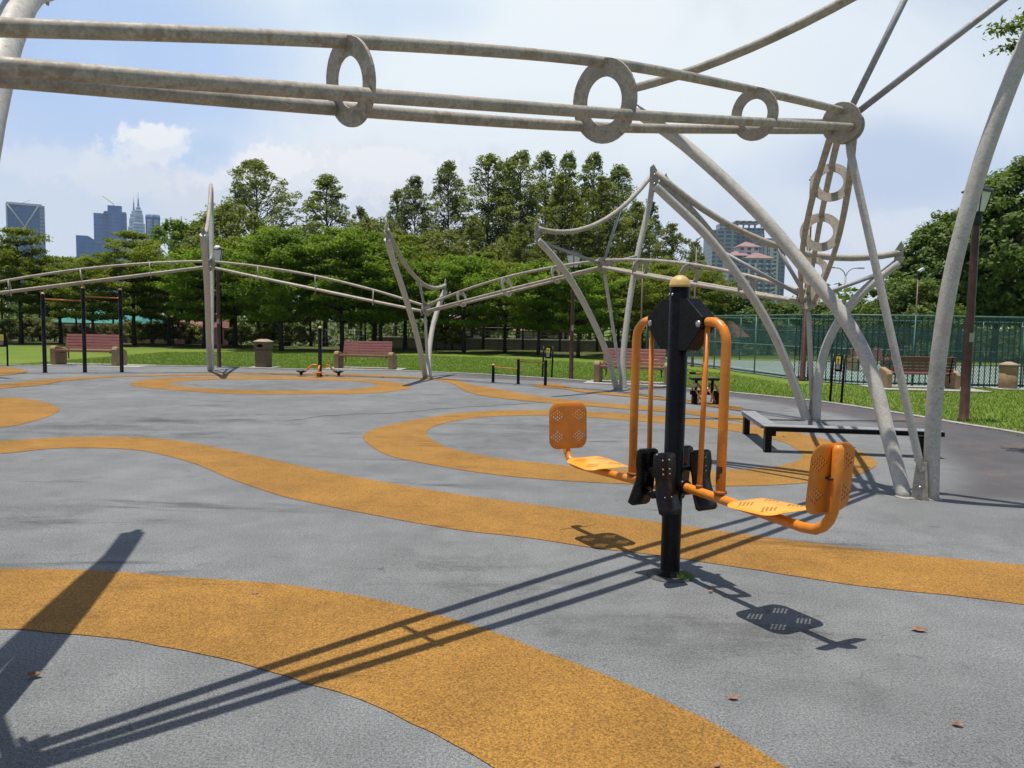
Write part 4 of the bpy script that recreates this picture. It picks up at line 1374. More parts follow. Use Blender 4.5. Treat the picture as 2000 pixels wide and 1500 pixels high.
def lamp(label, q, ht, rz=0.3, r_=0.058, sticker=True):
    t = thing('street_lamp', label, 'street lamp', (q.x, q.y, -0.03), rz, 'brown lantern lamp posts')
    zt = ht - 0.50
    m2 = MB(); m2.lathe([(r_ * 1.5, 0), (r_ * 1.5, 0.04), (r_ * 1.12, 0.06), (r_ * 1.05, 1.0), (r_ * 0.82, zt - 0.22), (r_ * 0.8, zt - 0.2)], (0, 0, 0), 18); m2.build('pole', MT['brown_pole'], t)
    m2 = MB(); m2.lathe([(r_ * 1.15, zt - 0.24), (r_ * 1.2, zt - 0.1), (r_ * 0.8, zt - 0.05), (r_ * 1.3, zt - 0.045)], (0, 0, 0), 18); m2.build('collar', MT['lamp_black'], t)
    lantern(t, zt)
    if sticker:
        m2 = MB(); m2.box((0, -r_ * 1.03, 1.52), (r_ * 1.15, 0.006, 0.16), Matrix.Rotation(0, 3, 'Z')); s2 = m2.build('number_plate', MT['concrete'], t)
        s2.rotation_euler = (0, 0, -rz + 0.1)
    return t


lamp('brown lamp post with lantern at right, in front of the dark hedge-like trees', gp(1882, 819), 4.25, 0.5, 0.074)
lamp('brown lamp post with lantern beside the edge-on mast at left', gp(428, 717.5), 3.95, 0.2)
lamp('brown lamp post with lantern between the push-up bars and the tall mast', gp(1115, 741), 3.75, 0.7)


def flood(label, q, ht, head=True, r_=0.06, sc=1.0):
    t = thing('floodlight_pole', label, 'floodlight', (q.x, q.y, -0.03))
    m2 = MB(); m2.lathe([(r_ * 1.3, 0), (r_ * 1.3, 0.05), (r_, 0.08), (r_ * 0.6, ht)], (0, 0, 0), 14); m2.build('pole', MT['brown_pole'], t)
    m2 = MB(); m2.tube([(-0.05, 0, ht), (0.13, 0, ht + 0.16)], 0.02, 8); m2.build('bracket', MT['lamp_black'], t)
    m2 = MB(); m2.box((0.12 * sc, -0.02, ht + 0.28), (0.30 * sc, 0.2, 0.13 * sc), Matrix.Rotation(R(-32), 3, 'Y'), 0.01); hd_ = m2.build('lamp_head', MT['white'], t)
    m2 = MB(); m2.box((0.02 * sc, -0.02, ht + 0.19), (0.2 * sc, 0.16, 0.05 * sc), Matrix.Rotation(R(-32), 3, 'Y'), 0.01); m2.build('lamp_back', MT['lamp_black'], hd_)
    return t


flood('tall brown floodlight pole at the bend of the court fence', gp(1567, 742), 6.0, True, 0.085)
q = at(1352, 716, 31); flood('thin brown floodlight pole left of the condominium towers', Vector((q.x, q.y, 0)), 4.85, True, 0.055, 0.6)
q = at(1250, 700, 34); flood('thin brown floodlight pole among the trees left of the leg press', Vector((q.x, q.y, 0)), 4.6, True, 0.055, 0.6)
q = at(1787, 650, 38); flood('short floodlight pole against the dark trees inside the court', Vector((q.x, q.y, 0)), 4.3, True, 0.055, 0.9)

# a far road lamp with two arms
q = at(1646, 650, 92)
t = thing('road_lamp', 'grey road lamp with two curved arms behind the palm', 'street lamp', (q.x, q.y, gz(q.x, q.y)))
m2 = MB(); m2.lathe([(0.16, 0), (0.1, 9.6)], (0, 0, 0), 10); m2.build('pole', MT['steel_grey'], t)
for s_ in (-1, 1):
    m2 = MB(); m2.tube(catmull([(0, 0, 9.5), (s_ * 0.25, 0, 10.1), (s_ * 0.8, 0, 10.5), (s_ * 1.5, 0, 10.55)], 5), 0.06, 8); a_ = m2.build('arm', MT['steel_grey'], t)
    m2 = MB(); m2.box((s_ * 1.75, 0, 10.57), (0.8, 0.3, 0.14), None, 0.03); m2.build('lamp_head', MT['steel_grey'], a_)

# ------------------------------------------------------------------ tennis court and fences
MT['court'] = mat_paint('court_green', (0.20, 0.265, 0.23), 0.12, 0.8, 0.6, (0.15, 0.20, 0.17), 0.4, 0.3)
fence_px = [gp(1286, 703), gp(1352, 713), gp(1450, 726), gp(1552, 740), gp(1650, 748.5), gp(1750, 752.5), gp(1900, 756), gp(2040, 758)]
fp_ = [Vector((p.x, p.y, 0)) for p in fence_px]
fp_.append(Vector((24, 22.6, 0)))
court = [Vector((p.x, p.y + 0.05, 0.0)) for p in fp_] + [Vector((27, 36.5, 0)), Vector((6.6, 38.0, 0))]
mb = MB(); mb.add([(p.x, p.y, -0.012) for p in court], [tuple(t_) for t_ in tessellate_polygon([court])])
o = mb.build('court_surface', MT['court'])
bm = bmesh.new(); bm.from_mesh(o.data); bmesh.ops.recalc_face_normals(bm, faces=bm.faces)
if sum(f.normal.z for f in bm.faces) < 0:
    bmesh.ops.reverse_faces(bm, faces=bm.faces)
bm.to_mesh(o.data); bm.free()
tag(o, 'pale green hard tennis court behind the fence', 'court', kind='structure')
for (a, b) in (((9.6, 26.5), (26, 26.0)), ((8.3, 36.0), (26.5, 35.2)), ((9.6, 26.5), (8.3, 36.0)), ((12.6, 26.4), (12.2, 35.8))):
    a, b = Vector((a[0], a[1], 0)), Vector((b[0], b[1], 0))
    d_ = (b - a).normalized(); nn = Vector((-d_.y, d_.x, 0)) * 0.03
    mb = MB(); mb.add([(p.x, p.y, -0.006) for p in (a - nn, b - nn, b + nn, a + nn)], [(0, 1, 2, 3)])
    tag(mb.build('court_line', MT['white']), 'white painted line on the tennis court', 'court marking', 'court lines', 'structure')


def path_at(P, s_):
    for a, b in zip(P, P[1:]):
        L = (b - a).length
        if s_ <= L:
            return a.lerp(b, s_ / L), (b - a).normalized()
        s_ -= L
    return P[-1].copy(), (P[-1] - P[-2]).normalized()


def plen(P):
    return sum((b - a).length for a, b in zip(P, P[1:]))


HF_ = 2.02
cf_ = thing('court_fence', 'green wire mesh fence with pickets round the tennis court', 'fence', fp_[0])
o0 = fp_[0]
Ltot = plen(fp_)
n_posts = int(Ltot / 3.1)
for i in range(n_posts + 1):
    p, d_ = path_at(fp_, Ltot * i / n_posts)
    m2 = MB(); m2.tube([p - o0 + Vector((0, 0, -0.05)), p - o0 + Vector((0, 0, HF_))], 0.025, 8); m2.build('fence_post', MT['green_steel'], cf_)
for z_, r_ in ((HF_, 0.022), (1.02, 0.016), (1.52, 0.007), (0.06, 0.03)):
    m2 = MB(); m2.tube([p - o0 + Vector((0, 0, z_)) for p in fp_], r_, 8)
    m2.build('fence_rail', MT['green_steel'] if z_ > 0.5 else MT['dark_green_steel'], cf_)
# woven wire: two families of slanting wires
m2 = MB()
step = 0.075
wth = 0.0065
for s_ in np.arange(0, Ltot - 0.01, step):
    for sg in (-1, 1):
        pa, _ = path_at(fp_, min(Ltot, max(0, s_)))
        e_ = s_ + sg * HF_ * 0.62
        if e_ < 0 or e_ > Ltot:
            continue
        pe, _ = path_at(fp_, e_)
        pm, dd = path_at(fp_, (s_ + e_) / 2)
        pts = [pa - o0 + Vector((0, 0, 0.05)), pm - o0 + Vector((0, 0, HF_ / 2)), pe - o0 + Vector((0, 0, HF_))]
        dv_ = Vector((dd.x, dd.y, 0)) * wth
        off = Vector((-dd.y, dd.x, 0)) * 0.004 * sg
        m2.add([pts[0] - dv_ + off, pts[0] + dv_ + off, pts[1] + dv_ + off, pts[1] - dv_ + off, pts[2] + dv_ + off, pts[2] - dv_ + off], [(0, 1, 2, 3), (3, 2, 4, 5)])
m2.build('wire_mesh', MT['green_steel'], cf_)
# pickets of the lower half along the near side
m2 = MB()
s0 = plen(fp_[:4])
for s_ in np.arange(s0, Ltot, 0.165):
    p, d_ = path_at(fp_, s_)
    m2.box(p - o0 + Vector((d_.y * 0.03, -d_.x * 0.03, 1.0)), (0.022, 0.022, 1.98))
m2.build('pickets', MT['dark_green_steel'], cf_)
for z_ in (0.62,):
    m2 = MB(); m2.tube([path_at(fp_, s0 + (Ltot - s0) * k / 12)[0] - o0 + Vector((0, -0.03, z_)) for k in range(13)], 0.014, 6); m2.build('fence_rail', MT['dark_green_steel'], cf_)

# far court fence with a green wind screen
m, t = mat_new('wind_screen_cloth')
v = coords(t, 'World')
nn_ = t.noise(v, 1.2, 4)
b_ = t.mix(t.rng(nn_, 0.35, 0.65), (0.035, 0.075, 0.068), (0.06, 0.115, 0.105))
p = t.new('ShaderNodeBsdfPrincipled', ins={'Base Color': b_, 'Roughness': 0.8})
tr = t.new('ShaderNodeBsdfTransparent')
mx = t.new('ShaderNodeMixShader', ins={0: 0.4, 1: p.outputs[0], 2: tr.outputs[0]})
t.new('ShaderNodeOutputMaterial', ins={'Surface': mx.outputs[0]})
MT['screen'] = m
P2 = [Vector((6.6, 38.0, 0)), Vector((27, 36.5, 0))]
fs_ = thing('screen_fence', 'far court fence hung with dark green wind screen cloth', 'fence', P2[0])
L2 = plen(P2)
for i in range(10):
    p, d_ = path_at(P2, L2 * i / 9)
    m2 = MB(); m2.tube([p - P2[0] + Vector((0, 0, -0.05)), p - P2[0] + Vector((0, 0, 2.05))], 0.03, 8); m2.build('fence_post', MT['green_steel'], fs_)
m2 = MB(); m2.tube([p - P2[0] + Vector((0, 0, 2.05)) for p in P2], 0.025, 8); m2.build('fence_rail', MT['green_steel'], fs_)
m2 = MB()
nseg = 80
for k in range(nseg):
    a, _ = path_at(P2, L2 * k / nseg); b, _ = path_at(P2, L2 * (k + 1) / nseg)
    oa, ob_ = 0.04 * math.sin(k * 1.3), 0.04 * math.sin((k + 1) * 1.3)
    m2.add([a - P2[0] + Vector((0, oa - 0.06, 0.08)), b - P2[0] + Vector((0, ob_ - 0.06, 0.08)), b - P2[0] + Vector((0, -0.06 + ob_ * 0.3, 1.75)), a - P2[0] + Vector((0, -0.06 + oa * 0.3, 1.75))], [(0, 1, 2, 3)], True)
m2.build('wind_screen', MT['screen'], fs_)


# ------------------------------------------------------------------ dry leaves
def dry_leaf(px, py, L, rz, label, curl=0.4):
    L *= 0.76
    q = gp(px, py, 0.006)
    m2 = MB()
    n = 7
    vs_, fs = [], []
    for i in range(n + 1):
        t_ = i / n
        w_ = L * 0.26 * math.sin(math.pi * (t_ ** 0.8)) + 0.0015
        x = (t_ - 0.5) * L
        zc = curl * L * (abs(t_ - 0.45)) ** 1.5 * 0.9
        vs_ += [(x, -w_, zc + w_ * curl * 0.9), (x, 0, zc), (x, w_, zc + w_ * curl)]
    for i in range(n):
        for k in range(2):
            fs.append((i * 3 + k, i * 3 + k + 1, (i + 1) * 3 + k + 1, (i + 1) * 3 + k))
    m2.add(vs_, fs, True)
    m2.tube([(-L * 0.5, 0, curl * L * 0.28), (-L * 0.72, 0.01 * L, 0.1 * L)], 0.0012, 5)
    o = m2.build('dry_leaf', MT['dry_leaf'])
    o.location = q
    o.rotation_euler = (0.1, 0.05, rz)
    so2 = o.modifiers.new('thick', 'SOLIDIFY'); so2.thickness = 0.0012
    return tag(o, label, 'leaf', 'fallen dry leaves')


dry_leaf(66, 1322, 0.085, 0.3, 'dry leaf in the wide shadow at lower left', 0.8)
dry_leaf(1795, 1231, 0.105, -0.25, 'long dry leaf on grey rubber right of the leg press shadow', 0.35)
dry_leaf(1432, 1364, 0.06, 0.0, 'dry leaf on grey rubber above the foreground band', 0.5)
dry_leaf(1870, 1416, 0.06, -0.4, 'reddish dry leaf nearest the bottom right corner', 0.5)
dry_leaf(1388, 1156, 0.045, 0.7, 'small dry leaf just right of the leg press foot', 0.7)
dry_leaf(498, 1159, 0.055, 0.05, 'dark dry leaf on the ochre foreground band', 0.2)
dry_leaf(1400, 1496, 0.05, 0.9, 'dry leaf at the bottom edge on the ochre band', 0.5)
dry_leaf(1531, 853, 0.08, 0.4, 'dry leaf on the ochre ring under the balance beam', 0.5)

# ------------------------------------------------------------------ trees
MT['leaf_layer'] = mat_leaf('layered_leaf', (0.142, 0.200, 0.022), (0.215, 0.262, 0.034), 0.56, 0.25, 0.5)
MT['leaf_bright'] = mat_leaf('bright_leaf', (0.130, 0.225, 0.022), (0.200, 0.292, 0.034), 0.54, 0.15, 0.5)
MT['leaf_tall'] = mat_leaf('tall_leaf', (0.148, 0.198, 0.062), (0.210, 0.252, 0.095), 0.6, 0.3, 0.4)
MT['leaf_olive'] = mat_leaf('olive_leaf', (0.145, 0.185, 0.032), (0.210, 0.240, 0.050), 0.52, 0.25, 0.4)
MT['leaf_dark'] = mat_leaf('dark_leaf', (0.090, 0.155, 0.020), (0.150, 0.210, 0.034), 0.4, 0.2, 0.6)
MT['leaf_shrub'] = mat_leaf('shrub_leaf', (0.085, 0.125, 0.02), (0.18, 0.18, 0.035), 0.35, 0.4, 1.2)
MT['leaf_palm'] = mat_leaf('palm_leaf', (0.075, 0.115, 0.02), (0.12, 0.15, 0.03), 0.3, 0.1, 1.0)


def leaf_quads(C, N, L, Wd, rg, spread=0.9, jitter=0.3):
    """diamond leaves at C, facing roughly N"""
    n = len(C)
    nn = N + rg.normal(0, spread, (n, 3))
    nn /= np.linalg.norm(nn, axis=1, keepdims=True) + 1e-9
    a = rg.normal(0, 1, (n, 3))
    a -= nn * np.sum(a * nn, 1, keepdims=True)
    a /= np.linalg.norm(a, axis=1, keepdims=True) + 1e-9
    b = np.cross(nn, a)
    l_ = L * rg.uniform(1 - jitter, 1 + jitter, (n, 1)) / 2
    w_ = Wd * rg.uniform(1 - jitter, 1 + jitter, (n, 1)) / 2
    V = np.stack([C - a * l_, C + b * w_ - a * l_ * 0.1, C + a * l_ + nn * l_ * 0.25, C - b * w_ - a * l_ * 0.1], 1)
    return V.reshape(-1, 3)


def limb_pts(p, d, L, rg, n=4, rise=0.0, wob=0.06):
    out = [Vector(p)]
    d = Vector(d).normalized()
    for i in range(n):
        d = (d + Vector((rg.normal(0, wob), rg.normal(0, wob), rise + rg.normal(0, wob * 0.6)))).normalized()
        out.append(out[-1] + d * (L / n))
    return out


def trunk_mb(H, r0_, rg, lean=0.02):
    pts = [Vector((0, 0, -0.1))]
    x = y = 0
    n = 7
    for i in range(1, n + 1):
        x += rg.normal(0, lean) * H / n
        y += rg.normal(0, lean) * H / n
        pts.append(Vector((x, y, H * i / n)))
    rad = [r0_ * 1.25] + [r0_ * (1 - 0.88 * (i / n)) for i in range(1, n + 1)]
    return pts, rad


def along(pts, z):
    for a, b in zip(pts, pts[1:]):
        if a.z <= z <= b.z:
            return a.lerp(b, (z - a.z) / max(1e-6, b.z - a.z))
    return pts[-1]


def layered_tree(H, RW, seed, leaf, tiers=7, bare=0.30, leaves=15000, bark='bark', r0_=0.13):
    """tiers of nearly level branches carrying flat sprays of small leaves"""
    rg = np.random.default_rng(seed)
    tp, tr_ = trunk_mb(H, r0_, rg)
    m2 = MB(); m2.tube(tp, tr_, 8)
    CC, wt_ = [], []
    for k in range(tiers):
        f = k / (tiers - 1)
        z = H * (bare + (0.96 - bare) * f)
        Lr = RW * (0.55 + 0.65 * f if f < 0.35 else 1.0 - 0.82 * ((f - 0.35) / 0.65) ** 1.25) * rg.uniform(0.85, 1.15)
        nb_ = int(rg.integers(5, 8))
        a0 = rg.uniform(0, 6.28)
        for j in range(nb_):
            a = a0 + 6.283 * j / nb_ + rg.normal(0, 0.2)
            L = Lr * rg.uniform(0.7, 1.15)
            p0 = along(tp, z)
            bp = limb_pts(p0, (math.cos(a), math.sin(a), 0.28 + 0.2 * f), L, rg, 5, -0.015, 0.07)
            m2.tube(bp, [0.035, 0.028, 0.022, 0.016, 0.010, 0.005], 5)
            # side sprays
            for t_ in np.linspace(0.3, 1.0, max(4, int(L * 4.5))):
                i0 = min(4, int(t_ * 5)); c0 = bp[i0].lerp(bp[i0 + 1], t_ * 5 - i0)
                w0 = 0.42 * (0.6 + 0.7 * math.sin(math.pi * min(1, t_ * 0.9))) * (0.6 + RW / 6)
                for s_ in (-1, 1):
                    ang = a + s_ * rg.uniform(0.5, 1.3)
                    ln = w0 * rg.uniform(0.6, 1.4)
                    for q in np.linspace(0.1, 1, 5):
                        CC.append((c0.x + math.cos(ang) * ln * q, c0.y + math.sin(ang) * ln * q, c0.z + 0.10 * q * ln + rg.normal(0, 0.04)))
    CC = np.array(CC)
    idx = rg.integers(0, len(CC), leaves)
    C = CC[idx] + rg.normal(0, 1, (leaves, 3)) * np.array([0.13, 0.13, 0.055])
    V = leaf_quads(C, np.array([0, 0, 1.0]), 0.165, 0.085, rg, 0.55)
    return m2, V, leaf, bark


def tall_tree(H, RW, seed, leaf, start=0.45, clumps=150, per=85, bark='bark_pale', r0_=0.15, shape=0.75, csz=0.55):
    """slender tree: rising limbs with separate leaf clumps and sky between them"""
    rg = np.random.default_rng(seed)
    tp, tr_ = trunk_mb(H, r0_, rg, 0.018)
    m2 = MB(); m2.tube(tp, tr_, 8)
    C, N = [], []
    skew = rg.uniform(0, 6.28)
    for k in range(clumps):
        f = rg.uniform(0, 1) ** 0.9
        z = H * (start + (1 - start) * f)
        prof_ = (min(1.0, 0.40 + f * 2.2)) * (1 - f) ** shape * 1.15 + 0.06
        a = rg.uniform(0, 6.283)
        rad_ = RW * prof_ * (0.35 + 0.65 * math.sqrt(rg.uniform(0, 1))) * (1 + 0.28 * math.sin(2 * a + skew) + 0.22 * math.sin(z * 1.7 + a * 1.0 + skew))
        c0 = along(tp, z) + Vector((math.cos(a) * rad_, math.sin(a) * rad_, 0))
        zb = z - rad_ * rg.uniform(0.7, 1.3) - 0.2
        if k % 2 == 0 and zb > 0.8:
            b0 = along(tp, max(0.5, zb))
            mid = b0.lerp(c0, 0.5) + Vector((0, 0, -0.12 * rad_)) + Vector((rg.normal(0, .06), rg.normal(0, .06), 0))
            m2.tube([b0, mid, c0], [0.035 * (1 - 0.5 * f), 0.022, 0.007], 5)
        r_ = csz * rg.uniform(0.6, 1.25) * (1 - 0.45 * f)
        n = int(per * (r_ / csz) ** 1.4)
        d_ = rg.normal(0, 1, (n, 3)); d_ /= np.linalg.norm(d_, axis=1, keepdims=True)
        rr_ = r_ * rg.uniform(0.25, 1, (n, 1)) ** 0.6
        C.append(np.array(c0) + d_ * rr_ * np.array([1, 1, 0.65])); N.append(d_ * 0.6 + np.array([0, 0, 0.7]))
    C = np.concatenate(C); N = np.concatenate(N)
    V = leaf_quads(C, N, 0.205, 0.10, rg, 0.6)
    return m2, V, leaf, bark


def dense_tree(H, RW, seed, leaf, zc=0.55, clumps=420, per=55, lf=(0.30, 0.17), bark='bark', csz=0.5, r0_=0.22, squash=None):
    """full crown: rosettes of large leaves over an uneven, lumpy hull"""
    rg = np.random.default_rng(seed)
    tp, tr_ = trunk_mb(H * 0.9, r0_, rg)
    m2 = MB(); m2.tube(tp, tr_, 9)
    cen = np.array([0, 0, H * zc]); half = np.array([RW, RW, H * (1 - zc)])
    lob = rg.normal(0, 1, (9, 3)); lob /= np.linalg.norm(lob, axis=1, keepdims=True)
    C, N = [], []
    for k in range(clumps):
        d = rg.normal(0, 1, 3); d /= np.linalg.norm(d)
        if d[2] < -0.75:
            d[2] = -d[2]
        bulge = 0.82 + 0.26 * max(0, np.max(lob @ d) - 0.55) / 0.45 + rg.normal(0, 0.035)
        s_ = bulge * (1 if rg.uniform() < 0.72 else rg.uniform(0.45, 0.95))
        hv = half.copy()
        if d[2] < 0:
            hv[2] = H * zc * 0.72
        c0 = cen + d * hv * s_
        if k % 6 == 0:
            zb = max(0.25 * H, c0[2] - 0.8 * math.hypot(c0[0], c0[1]))
            b0 = along(tp, min(zb, H * 0.85))
            m2.tube([b0, b0.lerp(Vector(c0), 0.5), Vector(c0)], [0.06, 0.035, 0.01], 5)
        r_ = csz * rg.uniform(0.7, 1.3)
        e = rg.normal(0, 1, (per, 3)); e /= np.linalg.norm(e, axis=1, keepdims=True)
        C.append(c0 + e * r_ * rg.uniform(0.3, 1, (per, 1)) * np.array([1, 1, 0.8])); N.append(e * 0.7 + d * 0.5 + np.array([0, 0, 0.45]))
    V = leaf_quads(np.concatenate(C), np.concatenate(N), lf[0], lf[1], rg, 0.45)
    return m2, V, leaf, bark


def tree_obj(spec, name, label, cat, loc, rz=0.0, group=None, sc=1.0):
    m2, V, leaf, bark = spec
    t = thing(name, label, cat, loc, rz, group)
    t.scale = (sc, sc, sc)
    m2.build('trunk', MT[bark], t)
    np_obj('crown', V, 4, MT[leaf], t)
    return t


PROTO = {}


def put_tree(key, make, name, label, cat, px, d, scale, group, rz, py_unused=None):
    x = (px - 1000) / 1500.0 * d
    z = gz(x, d) - 0.02
    if key not in PROTO:
        PROTO[key] = tree_obj(make(), name, label, cat, (x, d, z), rz, group, scale if not isinstance(scale, tuple) else 1.0)
        if isinstance(scale, tuple):
            PROTO[key].scale = scale
        return PROTO[key]
    return dup(PROTO[key], (x, d, z), rz, label, scale)


rt = random.Random(11)
LAY = {'la': lambda: layered_tree(6.6, 3.3, 101, 'leaf_layer', 8, 0.27, 19000),
       'lb': lambda: layered_tree(6.2, 3.7, 102, 'leaf_layer', 7, 0.30, 19000),
       'lc': lambda: layered_tree(6.0, 4.1, 103, 'leaf_bright', 8, 0.24, 24000),
       'ld': lambda: layered_tree(5.0, 2.9, 104, 'leaf_bright', 7, 0.28, 16000, 'bark', 0.10)}
G1 = 'layered trees along the far edge of the lawn'
lay = [  # key, px, distance, scale, label
    ('la', -70, 43, 1.0, 'layered tree at the far left edge behind the cut-off sign'),
    ('la', 40, 42.5, 0.92, 'layered tree in front of the braced glass tower'),
    ('lb', 118, 44, 0.78, 'layered tree just left of the chin-up frame'),
    ('lb', 182, 41.5, 0.74, 'layered tree standing behind the left bench'),
    ('la', 262, 43, 0.93, 'layered tree below the twin spires, its top against the towers'),
    ('lb', 330, 44.5, 0.76, 'layered tree left of the edge-on mast'),
    ('ld', 398, 42, 1.05, 'small layered tree right behind the edge-on mast'),
    ('lb', 458, 43.5, 0.95, 'layered tree right of the left lamp post'),
    ('lc', 548, 39.5, 0.98, 'wide bright green layered tree behind the square litter bin'),
    ('lc', 668, 40.5, 1.03, 'wide bright green layered tree behind the middle bench'),
    ('ld', 742, 41, 1.1, 'small bright layered tree behind the low mast on its left side'),
    ('la', 790, 45, 0.98, 'layered tree rising above the low mast'),
    ('ld', 905, 40.5, 1.0, 'bright layered tree just right of the low mast'),
    ('lb', 985, 42.5, 0.80, 'layered tree under the truss between low mast and tall mast'),
    ('ld', 1050, 39.5, 0.92, 'small bright layered tree behind the low push-up bars'),
    ('ld', 1128, 38, 0.90, 'small layered tree right behind the middle lamp post'),
    ('lb', 1205, 41, 0.78, 'layered tree behind the tall mast'),
    ('la', 1290, 43, 0.76, 'layered tree behind the leg press cap'),
    ('lb', 1362, 45, 0.74, 'layered tree at the corner of the tennis court')]
for key, px, d, s_, lab in lay:
    put_tree(key, LAY[key], 'layered_tree', lab, 'tree', px, d, (s_, s_, s_ * rt.uniform(0.97, 1.03)), G1, rt.uniform(0, 6.28))

lay2 = [('le', 5, 48, 0.8, 'slim tree standing behind the far left layered trees'), ('le', 78, 49, 0.8, 'slim tree set back left of the chin-up frame'), ('le', 148, 47.5, 0.8, 'slim tree set back behind the left bench'),
        ('le', 222, 49, 0.8, 'slim tree set back by the green roof'), ('le', 296, 47, 0.8, 'slim tree set back halfway to the edge-on mast'), ('le', 368, 48.5, 0.8, 'slim tree set back just left of the edge-on mast'),
        ('le', 432, 47, 0.8, 'slim tree set back behind the left lamp post'), ('le', 505, 48, 0.8, 'slim tree set back left of the square bin'), ('le', 606, 47.5, 0.8, 'slim tree set back behind the waist twister'),
        ('le', 712, 47, 0.8, 'slim tree set back behind the right end of the middle bench'), ('le', 836, 47.5, 0.8, 'slim tree set back behind the low mast foot'), ('le', 882, 46, 0.8, 'slim tree set back right of the low mast foot'),
        ('le', 942, 47, 0.8, 'slim tree set back left of the low push-up bars'), ('le', 1020, 48, 0.8, 'slim tree set back behind the low push-up bars'), ('le', 1092, 46, 0.8, 'slim tree set back left of the middle lamp post'),
        ('le', 1165, 47, 0.8, 'slim tree set back right of the middle lamp post'), ('le', 1252, 48, 0.8, 'slim tree set back behind the pinkish bench')]
LAY['le'] = lambda: layered_tree(6.2, 2.1, 105, 'leaf_layer', 5, 0.52, 7000, 'bark', 0.09)
for key, px, d, s_, lab in lay2:
    s_ = rt.uniform(0.72, 0.9)
    put_tree(key, LAY[key], 'layered_tree', lab, 'tree', px, d, (s_, s_, s_ * 1.05), G1, rt.uniform(0, 6.28))

TAL = {'ta': lambda: tall_tree(16.5, 2.7, 201, 'leaf_tall', 0.44, 300, 58, csz=0.54),
       'tb': lambda: tall_tree(16.0, 2.3, 202, 'leaf_tall', 0.40, 270, 58, shape=0.65, csz=0.52),
       'tc': lambda: tall_tree(15.0, 3.0, 203, 'leaf_tall', 0.36, 300, 58, shape=0.85, csz=0.52),
       'td': lambda: tall_tree(13.5, 3.3, 204, 'leaf_olive', 0.30, 300, 60, shape=0.8, csz=0.56),
       'te': lambda: tall_tree(15.5, 4.3, 205, 'leaf_tall', 0.38, 400, 60, shape=0.75, csz=0.56)}
G2 = 'tall slender trees on the skyline'


def tall_scale(px, py_top, d, H):
    yh = 631 + 0.018 * (px - 1000)
    zt = 1.6 + (yh - py_top) / 1500.0 * d
    return (zt - gz(0, d)) / H


tal = [  # key, px, top py, distance, H, width factor, label
    ('te', 506, 318, 60, 15.5, 1.15, 'tall open-crowned tree rising just right of the edge-on mast'),
    ('tc', 634, 346, 60, 15.0, 1.4, 'tall pale tree between the open-crowned tree and the low mast'),
    ('tc', 704, 408, 64, 15.0, 0.8, 'shorter dark tree on the skyline left of the low mast top'),
    ('tc', 772, 375, 63, 15.0, 0.75, 'skyline tree forming the left shoulder of the tall row'),
    ('ta', 806, 350, 61, 16.5, 0.95, 'skyline tree directly above the low mast'),
    ('ta', 873, 322, 62, 16.5, 0.95, 'narrow skyline tree standing a little apart right of the low mast'),
    ('tb', 948, 306, 62, 16.0, 1.1, 'tall skyline tree left of the two highest crowns'),
    ('ta', 985, 320, 66, 16.5, 0.9, 'skyline tree pressed between two taller neighbours'),
    ('tb', 1008, 302, 61, 16.0, 1.1, 'highest tree of the skyline row'),
    ('tb', 1057, 304, 67, 16.0, 0.95, 'thin skyline tree just right of the highest one'),
    ('tc', 1103, 306, 66, 15.0, 0.85, 'cone-topped skyline tree in the middle of the row'),
    ('tb', 1149, 306, 65, 16.0, 0.9, 'thin pointed skyline tree left of the tall mast tip'),
    ('td', 1092, 348, 56, 13.5, 1.0, 'olive green tree in front of the cone-topped one'),
    ('td', 1165, 352, 55, 13.5, 0.95, 'olive green tree left of the tall mast rim tube'),
    ('tc', 1197, 328, 61, 15.0, 1.0, 'skyline tree just left of the tall mast tip'),
    ('td', 1232, 400, 57, 13.5, 0.9, 'olive tree seen through the ties of the tall mast'),
    ('tc', 1262, 395, 62, 15.0, 0.85, 'last tall tree, right under the tall mast tip'),
    ('td', 1305, 440, 58, 13.5, 0.95, 'lower olive tree right of the tall mast'),
    ('td', 1350, 475, 60, 13.5, 0.8, 'lower olive tree beside the condominium towers'),
    ('td', 920, 425, 55, 13.5, 0.9, 'dark olive tree under the tall row right of the low mast'),
    ('td', 1010, 440, 54, 13.5, 0.9, 'olive tree low in the middle of the tall row')]
for key, px, pt, d, H, wf, lab in tal:
    s_ = tall_scale(px, pt, d, H)
    put_tree(key, TAL[key], 'tall_tree', lab, 'tree', px, d, (s_ * wf * 1.15, s_ * wf * 1.15, s_), G2, rt.uniform(0, 6.28))

